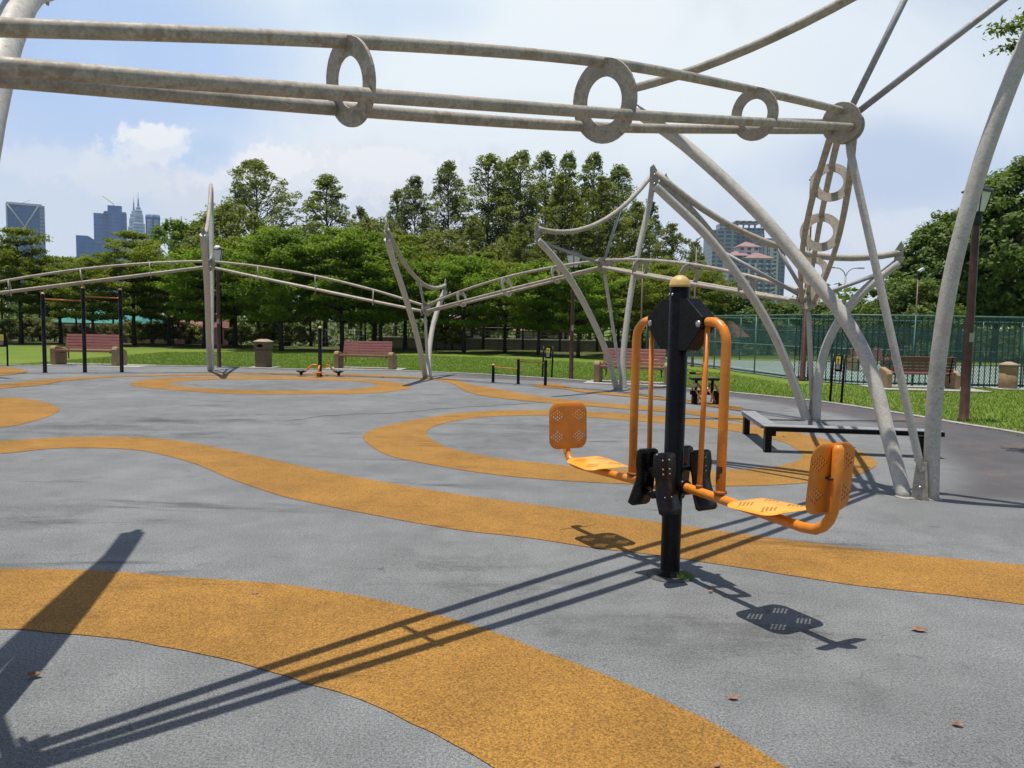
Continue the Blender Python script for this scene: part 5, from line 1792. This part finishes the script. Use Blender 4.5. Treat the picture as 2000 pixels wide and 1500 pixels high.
DEN = {'da': lambda: dense_tree(11.0, 5.2, 301, 'leaf_dark', 0.52, 820, 60, (0.30, 0.17), 'bark', 0.55),
       'db': lambda: dense_tree(7.5, 3.4, 302, 'leaf_bright', 0.56, 260, 60, (0.26, 0.14), 'bark', 0.45),
       'dc': lambda: dense_tree(8.0, 3.4, 303, 'leaf_olive', 0.56, 260, 55, (0.24, 0.13), 'bark', 0.45),
       'dd': lambda: dense_tree(4.6, 3.2, 304, 'leaf_dark', 0.5, 240, 55, (0.22, 0.12), 'bark', 0.42, 0.12)}
den = [('da', 1868, 46, (0.84, 0.84, 0.74), 'large dark tree at the left of the dense group on the right'),
       ('da', 1938, 48, (0.92, 0.92, 0.80), 'large dark tree behind the right lantern'),
       ('da', 2015, 44, (1.0, 1.0, 0.97), 'largest dark tree at the right edge of the photo'),
       ('da', 2130, 45, (1.0, 1.0, 1.0), 'dark tree just outside the right edge'),
       ('dd', 1758, 43, (0.9, 0.9, 0.95), 'low dark tree in front of the dense group, right of the palm'),
       ('db', 366, 53, (0.9, 0.9, 1.08), 'bright round tree just left of the edge-on mast'),
       ('dc', 452, 52, (1.0, 1.0, 1.12), 'dark rounded tree just right of the edge-on mast'),
       ('dc', 560, 54, (1.0, 1.0, 0.95), 'rounded olive tree hidden behind the bright layered trees'),
       ('dc', 730, 56, (1.0, 1.0, 1.15), 'rounded dark tree below the shorter skyline tree'),
       ('dc', 860, 52, (0.9, 0.9, 0.95), 'rounded tree behind the low mast hub'),
       ('dc', 985, 57, (1.0, 1.0, 1.0), 'rounded tree under the highest skyline tree'),
       ('dc', 1130, 58, (1.0, 1.0, 1.0), 'rounded tree behind the middle lantern'),
       ('dd', 1425, 48, (1.0, 1.0, 0.86), 'dense low tree behind the left corner of the court'),
       ('dd', 1500, 49, (1.1, 1.1, 0.66), 'dense low tree in front of the condominium towers'),
       ('dd', 1575, 50, (1.1, 1.1, 0.72), 'dense low tree behind the low hub by the floodlight pole'),
       ('dc', 1280, 50, (0.9, 0.9, 0.72), 'rounded olive tree left of the condominium towers'),
       ('dc', 1345, 54, (0.9, 0.9, 0.78), 'rounded olive tree right beside the thin floodlight pole'),
       ('db', 1552, 62, (0.7, 0.7, 0.70), 'bushy tree right of the condominium towers'),
       ('dd', 1680, 52, (0.9, 0.9, 0.78), 'low dark bush behind the court left of the dense group'),
       ('dd', 1625, 54, (0.8, 0.8, 0.62), 'low dark bush at the foot of the palm')]
for key, px, d, s_, lab in den:
    put_tree(key, DEN[key], 'broad_tree', lab, 'tree', px, d, s_, 'broad leafy trees behind the park', rt.uniform(0, 6.28))

# a far wood that closes the view under the crowns
rg = np.random.default_rng(77)
n = 26000
xx = rg.uniform(-75, 70, n); yy_ = rg.uniform(80, 95, n)
hh = 5.2 + 1.6 * np.sin(xx * 0.21) + 1.0 * np.sin(xx * 0.57 + 1.0) + 0.7 * np.sin(xx * 1.3)
C = np.stack([xx, yy_, -1.7 + hh * rg.uniform(0, 1, n) ** 0.8], 1)
V = leaf_quads(C, np.array([0, -0.4, 0.8]), 0.75, 0.42, rg, 0.6)
tag(np_obj('distant_wood', V, 4, MT['leaf_dark']), 'far dark wood closing the view beneath the tree crowns', 'wood', kind='stuff')

# shrubs along the path under the left trees
SH = lambda: dense_tree(1.25, 0.95, 401, 'leaf_shrub', 0.45, 70, 40, (0.14, 0.07), 'bark', 0.22, 0.03)
shr = [(20, 1.0, 'yellowish shrub at far left beside the cut-off sign'), (62, 1.05, 'yellow-green shrub just left of the chin-up frame'), (105, 0.9, 'shrub behind the left post of the chin-up frame'),
       (158, 0.8, 'shrub directly behind the left bench'), (205, 0.85, 'shrub behind the right end of the left bench'), (255, 1.05, 'shrub just right of the chin-up frame'),
       (300, 1.0, 'shrub halfway between chin-up frame and edge-on mast'), (338, 1.1, 'largest shrub left of the edge-on mast'), (380, 0.9, 'shrub close to the left of the edge-on mast'),
       (470, 0.9, 'shrub between the left lamp post and the square bin'), (532, 1.2, 'shrub right behind the square litter bin'), (585, 0.9, 'shrub left of the waist twister'),
       (868, 1.4, 'hanging green bush right of the low mast')]
for i, (px, s_, lab) in enumerate(shr):
    put_tree('sh', SH, 'shrub', lab, 'shrub', px, 46.0 + (i % 3) * 0.7, (s_, s_, s_), 'shrubs under the far trees', i * 1.7)

# palm behind the court
rg = np.random.default_rng(9)
q = at(1652, 640, 58)
pm = thing('palm_tree', 'small palm with drooping fronds beside the far road lamp', 'palm tree', (q.x, q.y, gz(q.x, q.y)))
m2 = MB(); m2.tube([(0, 0, -0.1), (0.05, 0, 2.0), (0.0, 0.05, 4.4)], [0.17, 0.13, 0.11], 9); m2.build('trunk', MT['bark_pale'], pm)
V = []
for k in range(20):
    a = 6.283 * k / 20 + rg.normal(0, 0.15)
    el = rg.uniform(0.1, 1.15)
    L = rg.uniform(1.5, 2.0)
    p = Vector((0, 0.05, 4.4)); dz = math.sin(el)
    pts = [p.copy()]
    for i in range(8):
        dz -= 0.17
        d_ = Vector((math.cos(a), math.sin(a), dz)).normalized()
        p = p + d_ * (L / 8); pts.append(p.copy())
    sd_ = Vector((-math.sin(a), math.cos(a), 0))
    for i in range(1, 9):
        for j in range(4):
            c0 = pts[i - 1].lerp(pts[i], j / 4)
            ll = 0.42 * math.sin(math.pi * min(0.95, (i + 0.5) / 9.5)) + 0.08
            fw = (pts[i] - pts[i - 1]).normalized()
            for s2 in (-1, 1):
                tip = c0 + (sd_ * s2 * 0.8 + fw * 0.5 + Vector((0, 0, -0.35))) * ll
                wv = fw * 0.03
                V += [c0 - wv, c0 + wv, tip + wv * 0.2, tip - wv * 0.2]
np_obj('crown', np.array([tuple(v_) for v_ in V]), 4, MT['leaf_palm'], pm)

# tree outside the right edge: only the end of a branch reaches into view
rg = np.random.default_rng(21)
ot = thing('overhanging_tree', 'tree at the right whose leafy branch end hangs in the top right corner', 'tree', (11.2, 10.6, -0.05))
m2 = MB(); m2.tube([(0, 0, -0.1), (0.1, 0, 2.5), (-0.1, 0.1, 5.2), (-0.2, 0.1, 7.4)], [0.2, 0.16, 0.11, 0.05], 10)
tipw = at(1952, 56, 10.2) - Vector((11.2, 10.6, -0.05))
C = []
ends = [tipw, tipw + Vector((0.22, 0.1, -0.20)), tipw + Vector((0.30, -0.1, 0.12)), Vector((-1.8, -0.9, 6.6)), Vector((-1.4, 1.6, 6.9)), Vector((1.5, 1.0, 7.0)), Vector((1.4, -1.5, 6.6)), Vector((0.2, -1.8, 7.4)), Vector((-2.2, 1.0, 6.2))]
for e in ends:
    e = Vector(e)
    b0 = Vector((-0.1, 0.1, 5.0 + rg.uniform(-0.6, 1.2)))
    bp = [b0, b0.lerp(e, 0.35) + Vector((0, 0, 0.12)), b0.lerp(e, 0.7) + Vector((0, 0, 0.1)), e]
    bp = catmull(bp, 4)
    m2.tube(bp, [0.05 * (1 - i / len(bp)) + 0.006 for i in range(len(bp))], 6)
    for i, p in enumerate(bp[3:]):
        wsp = 0.20 * (1.0 - 0.62 * i / (len(bp) - 3))
        for _ in range(90):
            C.append((p.x + rg.normal(0, wsp), p.y + rg.normal(0, wsp), p.z + rg.normal(0, wsp * 0.45)))
C = np.array(C)
m2.build('trunk', MT['bark'], ot)
np_obj('crown', leaf_quads(C, np.array([0, 0, 1.0]), 0.085, 0.032, rg, 0.6), 4, MT['leaf_dark'], ot)

# ------------------------------------------------------------------ lawn blades where the grass is near
rg = np.random.default_rng(3)
pts = []
kx = np.array([p.x for p in kerb]); ky = np.array([p.y for p in kerb])
order = np.argsort(kx)
kx, ky = kx[order], ky[order]
n = 150000
X = rg.uniform(-16, 17, n)
depth = rg.uniform(0, 1, n) ** 1.5 * 12
Y = np.interp(X, kx, ky) + 0.16 + depth
# stop at the court fence and keep the right-hand lawn where the kerb turns
fx = np.array([p.x for p in fp_]); fy = np.array([p.y for p in fp_])
lim = np.where(X > fx[0], np.interp(X, fx[np.argsort(fx)], fy[np.argsort(fx)]), 40)
ok = (Y < lim - 0.05) & (np.abs(X) < Y * 0.72 + 0.6) & (Y > 5)
cen = np.stack([X[ok], Y[ok], np.full(ok.sum(), -0.035)], 1)
bl = blades(cen.astype(np.float32), 0.03, 0.075, 0.022, 1.3, rg)
tag(np_obj('lawn_grass', bl, 3, MT['blade']), 'short sunlit grass blades of the lawn beyond the kerb', 'grass', kind='stuff')

# ------------------------------------------------------------------ low wall, houses and cars behind the trees
MT['wall'] = mat_paint('stained_wall', (0.20, 0.185, 0.15), 0.35, 0.85, 1.5, (0.07, 0.06, 0.045), 0.6, 0.3)
x0, x1 = (735 - 1000) / 1500 * 50, (1345 - 1000) / 1500 * 50
lw = thing('boundary_wall', 'low stained wall with a rail running behind the trees in the middle', 'wall', (x0, 50, gz(0, 50)))
Lw = x1 - x0
m2 = MB(); m2.box((Lw / 2, 0, 0.32), (Lw, 0.18, 0.66), None, 0.01); m2.build('wall_base', MT['wall'], lw)
m2 = MB(); m2.box((Lw / 2, 0, 0.69), (Lw, 0.26, 0.08), None, 0.01); m2.build('coping', MT['concrete'], lw)
m2 = MB()
for k in range(3):
    m2.tube([(0, 0, 0.98 + k * 0.22), (Lw, 0, 0.98 + k * 0.22)], 0.03, 6)
m2.build('rail', MT['wall'], lw)
for k in range(9):
    m2 = MB(); m2.box((Lw * (k + 0.5) / 9, 0, 1.07), (0.12, 0.12, 0.68)); m2.build('rail_post', MT['wall'], lw)
# pale low fence behind the shrubs at left
x0 = (-80 - 1000) / 1500 * 49; x1 = (720 - 1000) / 1500 * 49
lf = thing('rail_fence', 'thin grey rail fence behind the shrubs at left', 'fence', (x0, 49, gz(0, 49)))
Lw = x1 - x0
m2 = MB()
for z_ in (0.25, 0.65, 1.05):
    m2.tube([(0, 0, z_), (Lw, 0, z_)], 0.02, 6)
m2.build('rail', MT['steel_grey'], lf)
for k in range(14):
    m2 = MB(); m2.tube([(Lw * (k + 0.5) / 14, 0, -0.1), (Lw * (k + 0.5) / 14, 0, 1.12)], 0.03, 6); m2.build('fence_post', MT['steel_grey'], lf)


def house(label, px0, px1, d, z_wall, z_eave, z_ridge, wall, roof, depth=6.0):
    x0 = (px0 - 1000) / 1500 * d; x1 = (px1 - 1000) / 1500 * d
    cx_ = (x0 + x1) / 2; W_ = x1 - x0
    t = thing('house', label, 'house', (cx_, d, z_wall))
    h = z_eave - z_wall
    m2 = MB(); m2.box((0, depth / 2, h / 2), (W_, depth, h)); m2.build('wall', wall, t)
    o_ = 0.5
    zr = z_ridge - z_wall
    m2 = MB()
    m2.add([(-W_ / 2 - o_, -o_, h), (W_ / 2 + o_, -o_, h), (W_ / 2 + o_, depth + o_, h), (-W_ / 2 - o_, depth + o_, h), (-W_ / 2 + W_ * 0.12, depth / 2, zr), (W_ / 2 - W_ * 0.12, depth / 2, zr)],
           [(0, 1, 5, 4), (1, 2, 5), (2, 3, 4, 5), (3, 0, 4), (3, 2, 1, 0)])
    m2.build('roof', roof, t)
    nw = max(2, int(W_ / 2.4))
    for k in range(nw):
        m2 = MB(); m2.box((-W_ / 2 + W_ * (k + 0.5) / nw, -0.03, h * 0.52), (W_ / nw * 0.45, 0.06, h * 0.42)); m2.build('window', MT['pane'], t)
    return t


m, t = mat_new('dark_pane'); finish(t, (0.03, 0.035, 0.04), 0.15); MT['pane'] = m
MT['roof_green'] = mat_paint('green_metal_roof', (0.03, 0.22, 0.17), 0.2, 0.45, 2.0)
MT['roof_red'] = mat_paint('red_tile_roof', (0.24, 0.095, 0.075), 0.3, 0.7, 3.0)
MT['wall_ochre'] = mat_paint('ochre_wall', (0.36, 0.22, 0.10), 0.15, 0.8, 1.0)
MT['wall_pale'] = mat_paint('pale_wall', (0.52, 0.50, 0.46), 0.15, 0.8, 1.0)
MT['wall_pink'] = mat_paint('pink_wall', (0.42, 0.18, 0.19), 0.15, 0.8, 1.0)
house('ochre building with a green metal roof seen between the left trunks', 118, 268, 68, -1.7, 0.95, 2.25, MT['wall_ochre'], MT['roof_green'])
house('pale house with a pinkish red roof seen between the trunks left of the edge-on mast', 300, 408, 74, -1.7, 0.6, 1.9, MT['wall_pink'], MT['roof_red'])
house('pale house glimpsed between the trunks right of the low mast', 838, 930, 76, -1.7, 1.0, 2.2, MT['wall_pale'], MT['roof_red'])
house('low house with red roof glimpsed left of the middle lamp post', 1010, 1100, 74, -1.7, 0.9, 1.7, MT['wall_pale'], MT['roof_red'])
house('small red roofed pavilion behind the court corner beside the leg press', 1392, 1440, 44, -0.03, 1.05, 2.0, MT['wall_pale'], MT['roof_red'], 2.0)


def car(label, px, d, col, rz):
    x = (px - 1000) / 1500 * d
    t = thing('parked_car', label, 'car', (x, d, gz(x, d)), rz, 'cars parked behind the trees')
    m_c = mat_paint('car_paint', col, 0.05, 0.25, 2.0)
    m2 = MB()
    pr = [(-2.1, 0.28), (2.1, 0.28), (2.15, 0.62), (1.9, 0.82), (1.1, 0.92), (-1.3, 0.95), (-2.0, 0.88), (-2.15, 0.6)]
    fr = Matrix(((1, 0, 0, 0), (0, 0, -1, 0), (0, 1, 0, 0), (0, 0, 0, 1)))
    m2.prism([(a, b) for a, b in reversed(pr)], 1.68, fr); bo = m2.build('body', m_c, t); bevel_mod(bo, 0.07, 3)
    m2 = MB(); m2.prism([(a, b) for a, b in reversed([(-1.5, 0.90), (1.05, 0.90), (0.45, 1.36), (-0.95, 1.40)])], 1.46, fr); cb = m2.build('window_glass', MT['pane'], t); bevel_mod(cb, 0.05, 2)
    m2 = MB(); m2.prism([(a, b) for a, b in reversed([(-1.0, 1.37), (0.5, 1.34), (0.4, 1.42), (-0.9, 1.45)])], 1.4, fr); m2.build('car_roof', m_c, t)
    for x_ in (-1.3, 1.35):
        for y_ in (-0.78, 0.78):
            m2 = MB(); m2.lathe([(0.2, -0.1), (0.31, -0.09), (0.31, 0.09), (0.2, 0.1)], (x_, y_, 0.31), 18, (0, 1, 0)); m2.build('wheel', MT['black_plastic'], t)
    return t


car('silver car parked behind the trunks left of the low mast', 778, 60, (0.5, 0.5, 0.5), 0.1)
car('white car parked behind the trunks by the middle lamp post', 1125, 61, (0.7, 0.7, 0.7), -0.1)
car('dark blue car parked behind the trunks right of the middle bench', 728, 66, (0.03, 0.05, 0.10), 0.05)
car('grey car parked behind the trunks right of the low push-up bars', 1062, 63, (0.3, 0.32, 0.36), 0.0)

# ------------------------------------------------------------------ condominium towers
MT['cond_grey'] = mat_facade('grey_tower_front', (0.30, 0.345, 0.41), (0.085, 0.115, 0.165), 6.2, 3.3, 0.72, 0.62)
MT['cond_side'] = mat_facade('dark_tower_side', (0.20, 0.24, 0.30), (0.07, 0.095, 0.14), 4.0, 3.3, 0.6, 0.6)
MT['cond_white'] = mat_facade('white_tower_front', (0.60, 0.61, 0.63), (0.08, 0.09, 0.13), 5.0, 3.3, 0.52, 0.6)
MT['cond_blue'] = mat_facade('blue_grey_tower_front', (0.36, 0.40, 0.48), (0.07, 0.09, 0.15), 5.0, 3.3, 0.66, 0.6)
MT['roof_tower'] = mat_paint('salmon_tile_roof', (0.30, 0.175, 0.165), 0.2, 0.7, 0.2)


def px_box(mb_, px0, px1, ptop, d, depth, z0=-1.7, off=Vector((0, 0, 0))):
    yh = 631 + 0.018 * ((px0 + px1) / 2 - 1000)
    a = (px0 - 1000 + 0.018 * (yh - ptop) * -0.5) / 1500 * d; b = (px1 - 1000) / 1500 * d
    zt = 1.6 + (yh - ptop) / 1500 * d
    mb_.box(Vector(((a + b) / 2, d + depth / 2, (zt + z0) / 2)) - off, (b - a, depth, zt - z0))
    return a, b, zt


D = 620
t = thing('condominium_tower', 'grey slab condominium with open roof frames, tallest of the right background blocks', 'building', (165, D, -1.7))
O = Vector((165, D, -1.7))
m2 = MB(); px_box(m2, 1384, 1428, 452, D, 30, -1.7, O); m2.build('wing', MT['cond_grey'], t)
m2 = MB(); a, b, zt = px_box(m2, 1428, 1481, 448, D + 6, 28, -1.7, O); m2.build('wing', MT['cond_side'], t)
m2 = MB()
for x_ in np.linspace(0, 1, 5):
    for y_ in (0, 18):
        m2.box((a + 2 + (b - a - 4) * x_ - O.x, 8 + y_, zt - O.z + 2.5), (0.7, 0.7, 5))
m2.box(((a + b) / 2 - O.x, 17, zt - O.z + 5.3), (b - a, 20, 0.8)); m2.build('roof_frame', MT['cond_white'], t)
m2 = MB(); m2.box((a - O.x - 6, 12, zt - O.z + 1), (14, 12, 4)); m2.build('plant_room', MT['cond_grey'], t)
m2 = MB(); a, b, zt = px_box(m2, 1466, 1482, 458, D - 4, 12, -1.7, O); m2.build('wing', MT['cond_grey'], t)

D2 = 540
t = thing('condominium_tower', 'shorter condominium with salmon red tiled roofs and pale columns', 'building', (165, D2, -1.7))
O = Vector((165, D2, -1.7))


def hip(mb_, a, b, y0, y1, z0, z1, o_=1.5):
    mx_, my_ = (a + b) / 2, (y0 + y1) / 2
    mb_.add([(a - o_, y0 - o_, z0), (b + o_, y0 - o_, z0), (b + o_, y1 + o_, z0), (a - o_, y1 + o_, z0), (mx_ - 1, my_, z1), (mx_ + 1, my_, z1)],
            [(0, 1, 5, 4), (1, 2, 5), (2, 3, 4, 5), (3, 0, 4), (3, 2, 1, 0)])


for (p0, p1, pt, pr_, dd, mm) in ((1416, 1455, 501, 493, D2 + 4, 'cond_blue'), (1450, 1500, 506, 496, D2 - 4, 'cond_blue'), (1437, 1472, 484, 475, D2 + 10, 'cond_white')):
    m2 = MB(); a, b, zt = px_box(m2, p0, p1, pt, dd, 16, -1.7, O); m2.build('wing', MT[mm], t)
    m2 = MB(); hip(m2, a - O.x, b - O.x, dd - D2, dd - D2 + 16, zt - O.z, zt - O.z + (pt - pr_) / 1500 * dd + 1.0); m2.build('roof', MT['roof_tower'], t)
m2 = MB()
for px in (1453, 1466, 1474, 1488, 1499):
    x = (px - 1000) / 1500 * (D2 - 5)
    m2.box((x - O.x, -6.6, 24), (1.1, 1.1, 47))
m2.build('columns', MT['cond_white'], t)
D3 = 660
t = thing('condominium_tower', 'pale banded tower just right of the salmon roofed block', 'building', (190, D3, -1.7))
O = Vector((190, D3, -1.7))
m2 = MB(); px_box(m2, 1468, 1488, 470, D3, 25, -1.7, O); m2.build('wing', MT['cond_white'], t)
m2 = MB(); px_box(m2, 1488, 1505, 468, D3 + 5, 20, -1.7, O); m2.build('wing', MT['cond_side'], t)
m2 = MB(); px_box(m2, 1497, 1511, 473, D3 - 4, 20, -1.7, O); m2.build('wing', MT['cond_white'], t)
m2 = MB(); px_box(m2, 1509, 1524, 490, D3 + 8, 20, -1.7, O); m2.build('wing', MT['cond_side'], t)

# ------------------------------------------------------------------ far skyline at left
MT['glass_blue'] = mat_facade('blue_glass_front', (0.10, 0.22, 0.48), (0.06, 0.15, 0.37), 16.0, 9.0, 0.7, 0.62, 0.2)
MT['glass_dark'] = mat_facade('dark_blue_glass', (0.06, 0.14, 0.33), (0.038, 0.10, 0.26), 14.0, 8.0, 0.8, 0.7, 0.2)
MT['glass_pale'] = mat_facade('pale_tower_front', (0.34, 0.39, 0.47), (0.16, 0.21, 0.31), 60.0, 7.0, 0.9, 0.5, 0.3)
MT['steel_tower'] = mat_facade('steel_tower_front', (0.36, 0.42, 0.50), (0.12, 0.17, 0.26), 400.0, 12.0, 0.99, 0.55, 0.3)


def tower_x(px, d):
    return (px - 1000) / 1500 * d


def tower_z(px, py, d):
    return 1.6 + (631 + 0.018 * (px - 1000) - py) / 1500 * d


D4 = 1500
O = Vector((tower_x(57, D4), D4, -1.7))
t = thing('office_tower', 'blue glass tower with a white diagonal brace and rim at far left', 'building', O)
t.rotation_euler = (0, 0, math.atan2(-O.x, O.y))
zt = tower_z(53, 404, D4) + 1.7
W_ = tower_x(78, D4) - tower_x(26, D4)
m2 = MB(); m2.box((-4, 25, zt / 2), (W_, 50, zt)); m2.build('tower_body', MT['glass_dark'], t)
m2 = MB(); m2.box((W_ / 2 + 1, 25, zt / 2), (9, 52, zt + 1)); m2.build('side_wing', MT['glass_pale'], t)
m2 = MB(); m2.box((-2, 24, zt + 1), (W_ + 6, 54, 4)); m2.box((-W_ / 2 - 5, -1, zt / 2), (2.2, 3, zt)); m2.build('rim', MT['white'], t)
m2 = MB()
for a, b in (((-W_ / 2 - 4, zt), (-2, zt - 42)), ((W_ / 2 - 5, zt), (-2, zt - 42)), ((-2, zt - 42), (-W_ / 2, zt - 96)), ((-2, zt - 42), (W_ / 2 - 5, zt - 96))):
    m2.tube([(a[0], -1.5, a[1]), (b[0], -1.5, b[1])], 1.4, 6)
m2.build('brace', MT['white'], t)
m2 = MB(); m2.tube([(-6, 20, zt), (-6, 20, zt + 5), (8, 20, zt + 12)], 0.6, 5); m2.build('roof_crane', MT['steel_grey'], t)

D5 = 1900
O = Vector((tower_x(220, D5), D5, -1.7))
t = thing('office_tower', 'broad stepped blue glass tower left of the twin spires', 'building', O)
t.rotation_euler = (0, 0, math.atan2(-O.x, O.y))
for (p0, p1, pt, y0, mm) in ((188, 210, 421, 2, 'glass_blue'), (209, 251, 416, 0, 'glass_blue'), (215, 243, 404, 8, 'glass_dark'), (207, 217, 418, -3, 'glass_dark'), (240, 252, 419, -2, 'glass_dark')):
    h_ = tower_z(220, pt, D5) + 1.7
    xa, xb = (p0 - 220) * 1.125, (p1 - 220) * 1.125
    m2 = MB(); m2.box(((xa + xb) / 2, y0 + 25, h_ / 2), (xb - xa, 50, h_)); m2.build('tower_body', MT[mm], t)
m2 = MB(); zc_ = tower_z(228, 404, D5) + 1.7; m2.tube([(8, 30, zc_), (8, 30, zc_ + 6), (-16, 30, zc_ + 24)], 0.9, 5); m2.build('roof_crane', MT['steel_grey'], t)
D6 = 1500
O = Vector((tower_x(185, D6), D6, -1.7))
t = thing('office_block', 'lower blue glass block with a sloping roof below the stepped tower', 'building', O)
t.rotation_euler = (0, 0, math.atan2(-O.x, O.y))
a, b, c_ = (153 - 185) * 0.88, (176 - 185) * 0.88, (226 - 185) * 0.88
z1, z2 = tower_z(165, 463, D6) + 1.7, tower_z(200, 492, D6) + 1.7
fr = Matrix(((1, 0, 0, 0), (0, 0, -1, 20), (0, 1, 0, 0), (0, 0, 0, 1)))
m2 = MB(); m2.prism([(a, 0), (c_, 0), (c_, z2), (b, z1), (a, z1)], 40, fr); m2.build('tower_body', MT['glass_blue'], t)
D7 = 1700
O = Vector((tower_x(302, D7), D7, -1.7))
t = thing('office_tower', 'pale rounded tower with dark stripes right of the twin spires', 'building', O)
t.rotation_euler = (0, 0, math.atan2(-O.x, O.y))
zt = tower_z(302, 424, D7) + 1.7
r_ = (tower_x(315, D7) - tower_x(289, D7)) / 2
m2 = MB(); m2.lathe([(r_, 0), (r_, zt), (r_ * 0.96, zt + 3)], (0, r_, 0), 24); m2.build('tower_body', MT['glass_pale'], t)
m2 = MB(); m2.lathe([(r_ * 1.02, zt - 8), (r_ * 1.02, zt - 1)], (0, r_, 0), 24)
for s_ in (-1, 0, 1):
    m2.box((s_ * r_ * 0.80, r_ * (0.45 if s_ else -0.03), zt / 2), (r_ * 0.30, 2, zt - 4))
m2.build('dark_stripe', MT['glass_dark'], t)

D8 = 2900
for px, pspire, lab in ((255.5, 385, 'left one of the pair of far spired towers, half hidden by the stepped tower'), (274.5, 379, 'right one of the pair of far spired towers')):
    O = Vector((tower_x(px, D8), D8 + (40 if px < 260 else 0), -1.7))
    t = thing('spired_tower', lab, 'building', O, 0, 'pair of far spired towers')

    def Z(py):
        return tower_z(px, py, D8) + 1.7
    dy = 4 if px < 260 else 0
    k = 1.93
    pr = [(14 * k, 0), (14 * k, Z(470)), (11.5 * k, Z(469)), (11.2 * k, Z(440 + dy)), (9.0 * k, Z(439 + dy)), (8.5 * k, Z(424 + dy)), (7.2 * k, Z(423 + dy)), (6.6 * k, Z(415 + dy)), (4.6 * k, Z(414 + dy)), (4.2 * k, Z(409 + dy)), (2.2 * k, Z(408 + dy)), (1.8 * k, Z(402 + dy))]
    m2 = MB(); m2.lathe([(a, b) for a, b in pr], (0, 0, 0), 16, None, False); m2.build('tower_body', MT['steel_tower'], t)
    m2 = MB(); m2.lathe([(1.6 * k, Z(402 + dy)), (1.1 * k, Z(396 + dy)), (1.5 * k, Z(395 + dy)), (0.6 * k, Z(392 + dy)), (0.35 * k, Z(pspire))], (0, 0, 0), 8); m2.build('spire', MT['steel_grey'], t)

# ------------------------------------------------------------------ humid air
m, t = mat_new('haze_air')
pv = t.new('ShaderNodeVolumePrincipled')
pv.inputs['Color'].default_value = (0.66, 0.80, 1.0, 1)
pv.inputs['Density'].default_value = 0.0001
pv.inputs['Anisotropy'].default_value = 0.2
t.new('ShaderNodeOutputMaterial', ins={'Volume': pv.outputs[0]})
mb = MB()
mb.box((0, 1700, 248), (5200, 3600, 504))
hz = mb.build('haze', m)
tag(hz, 'thin bluish humid air softening the distant towers', 'haze', kind='stuff')
bpy.context.view_layer.update()
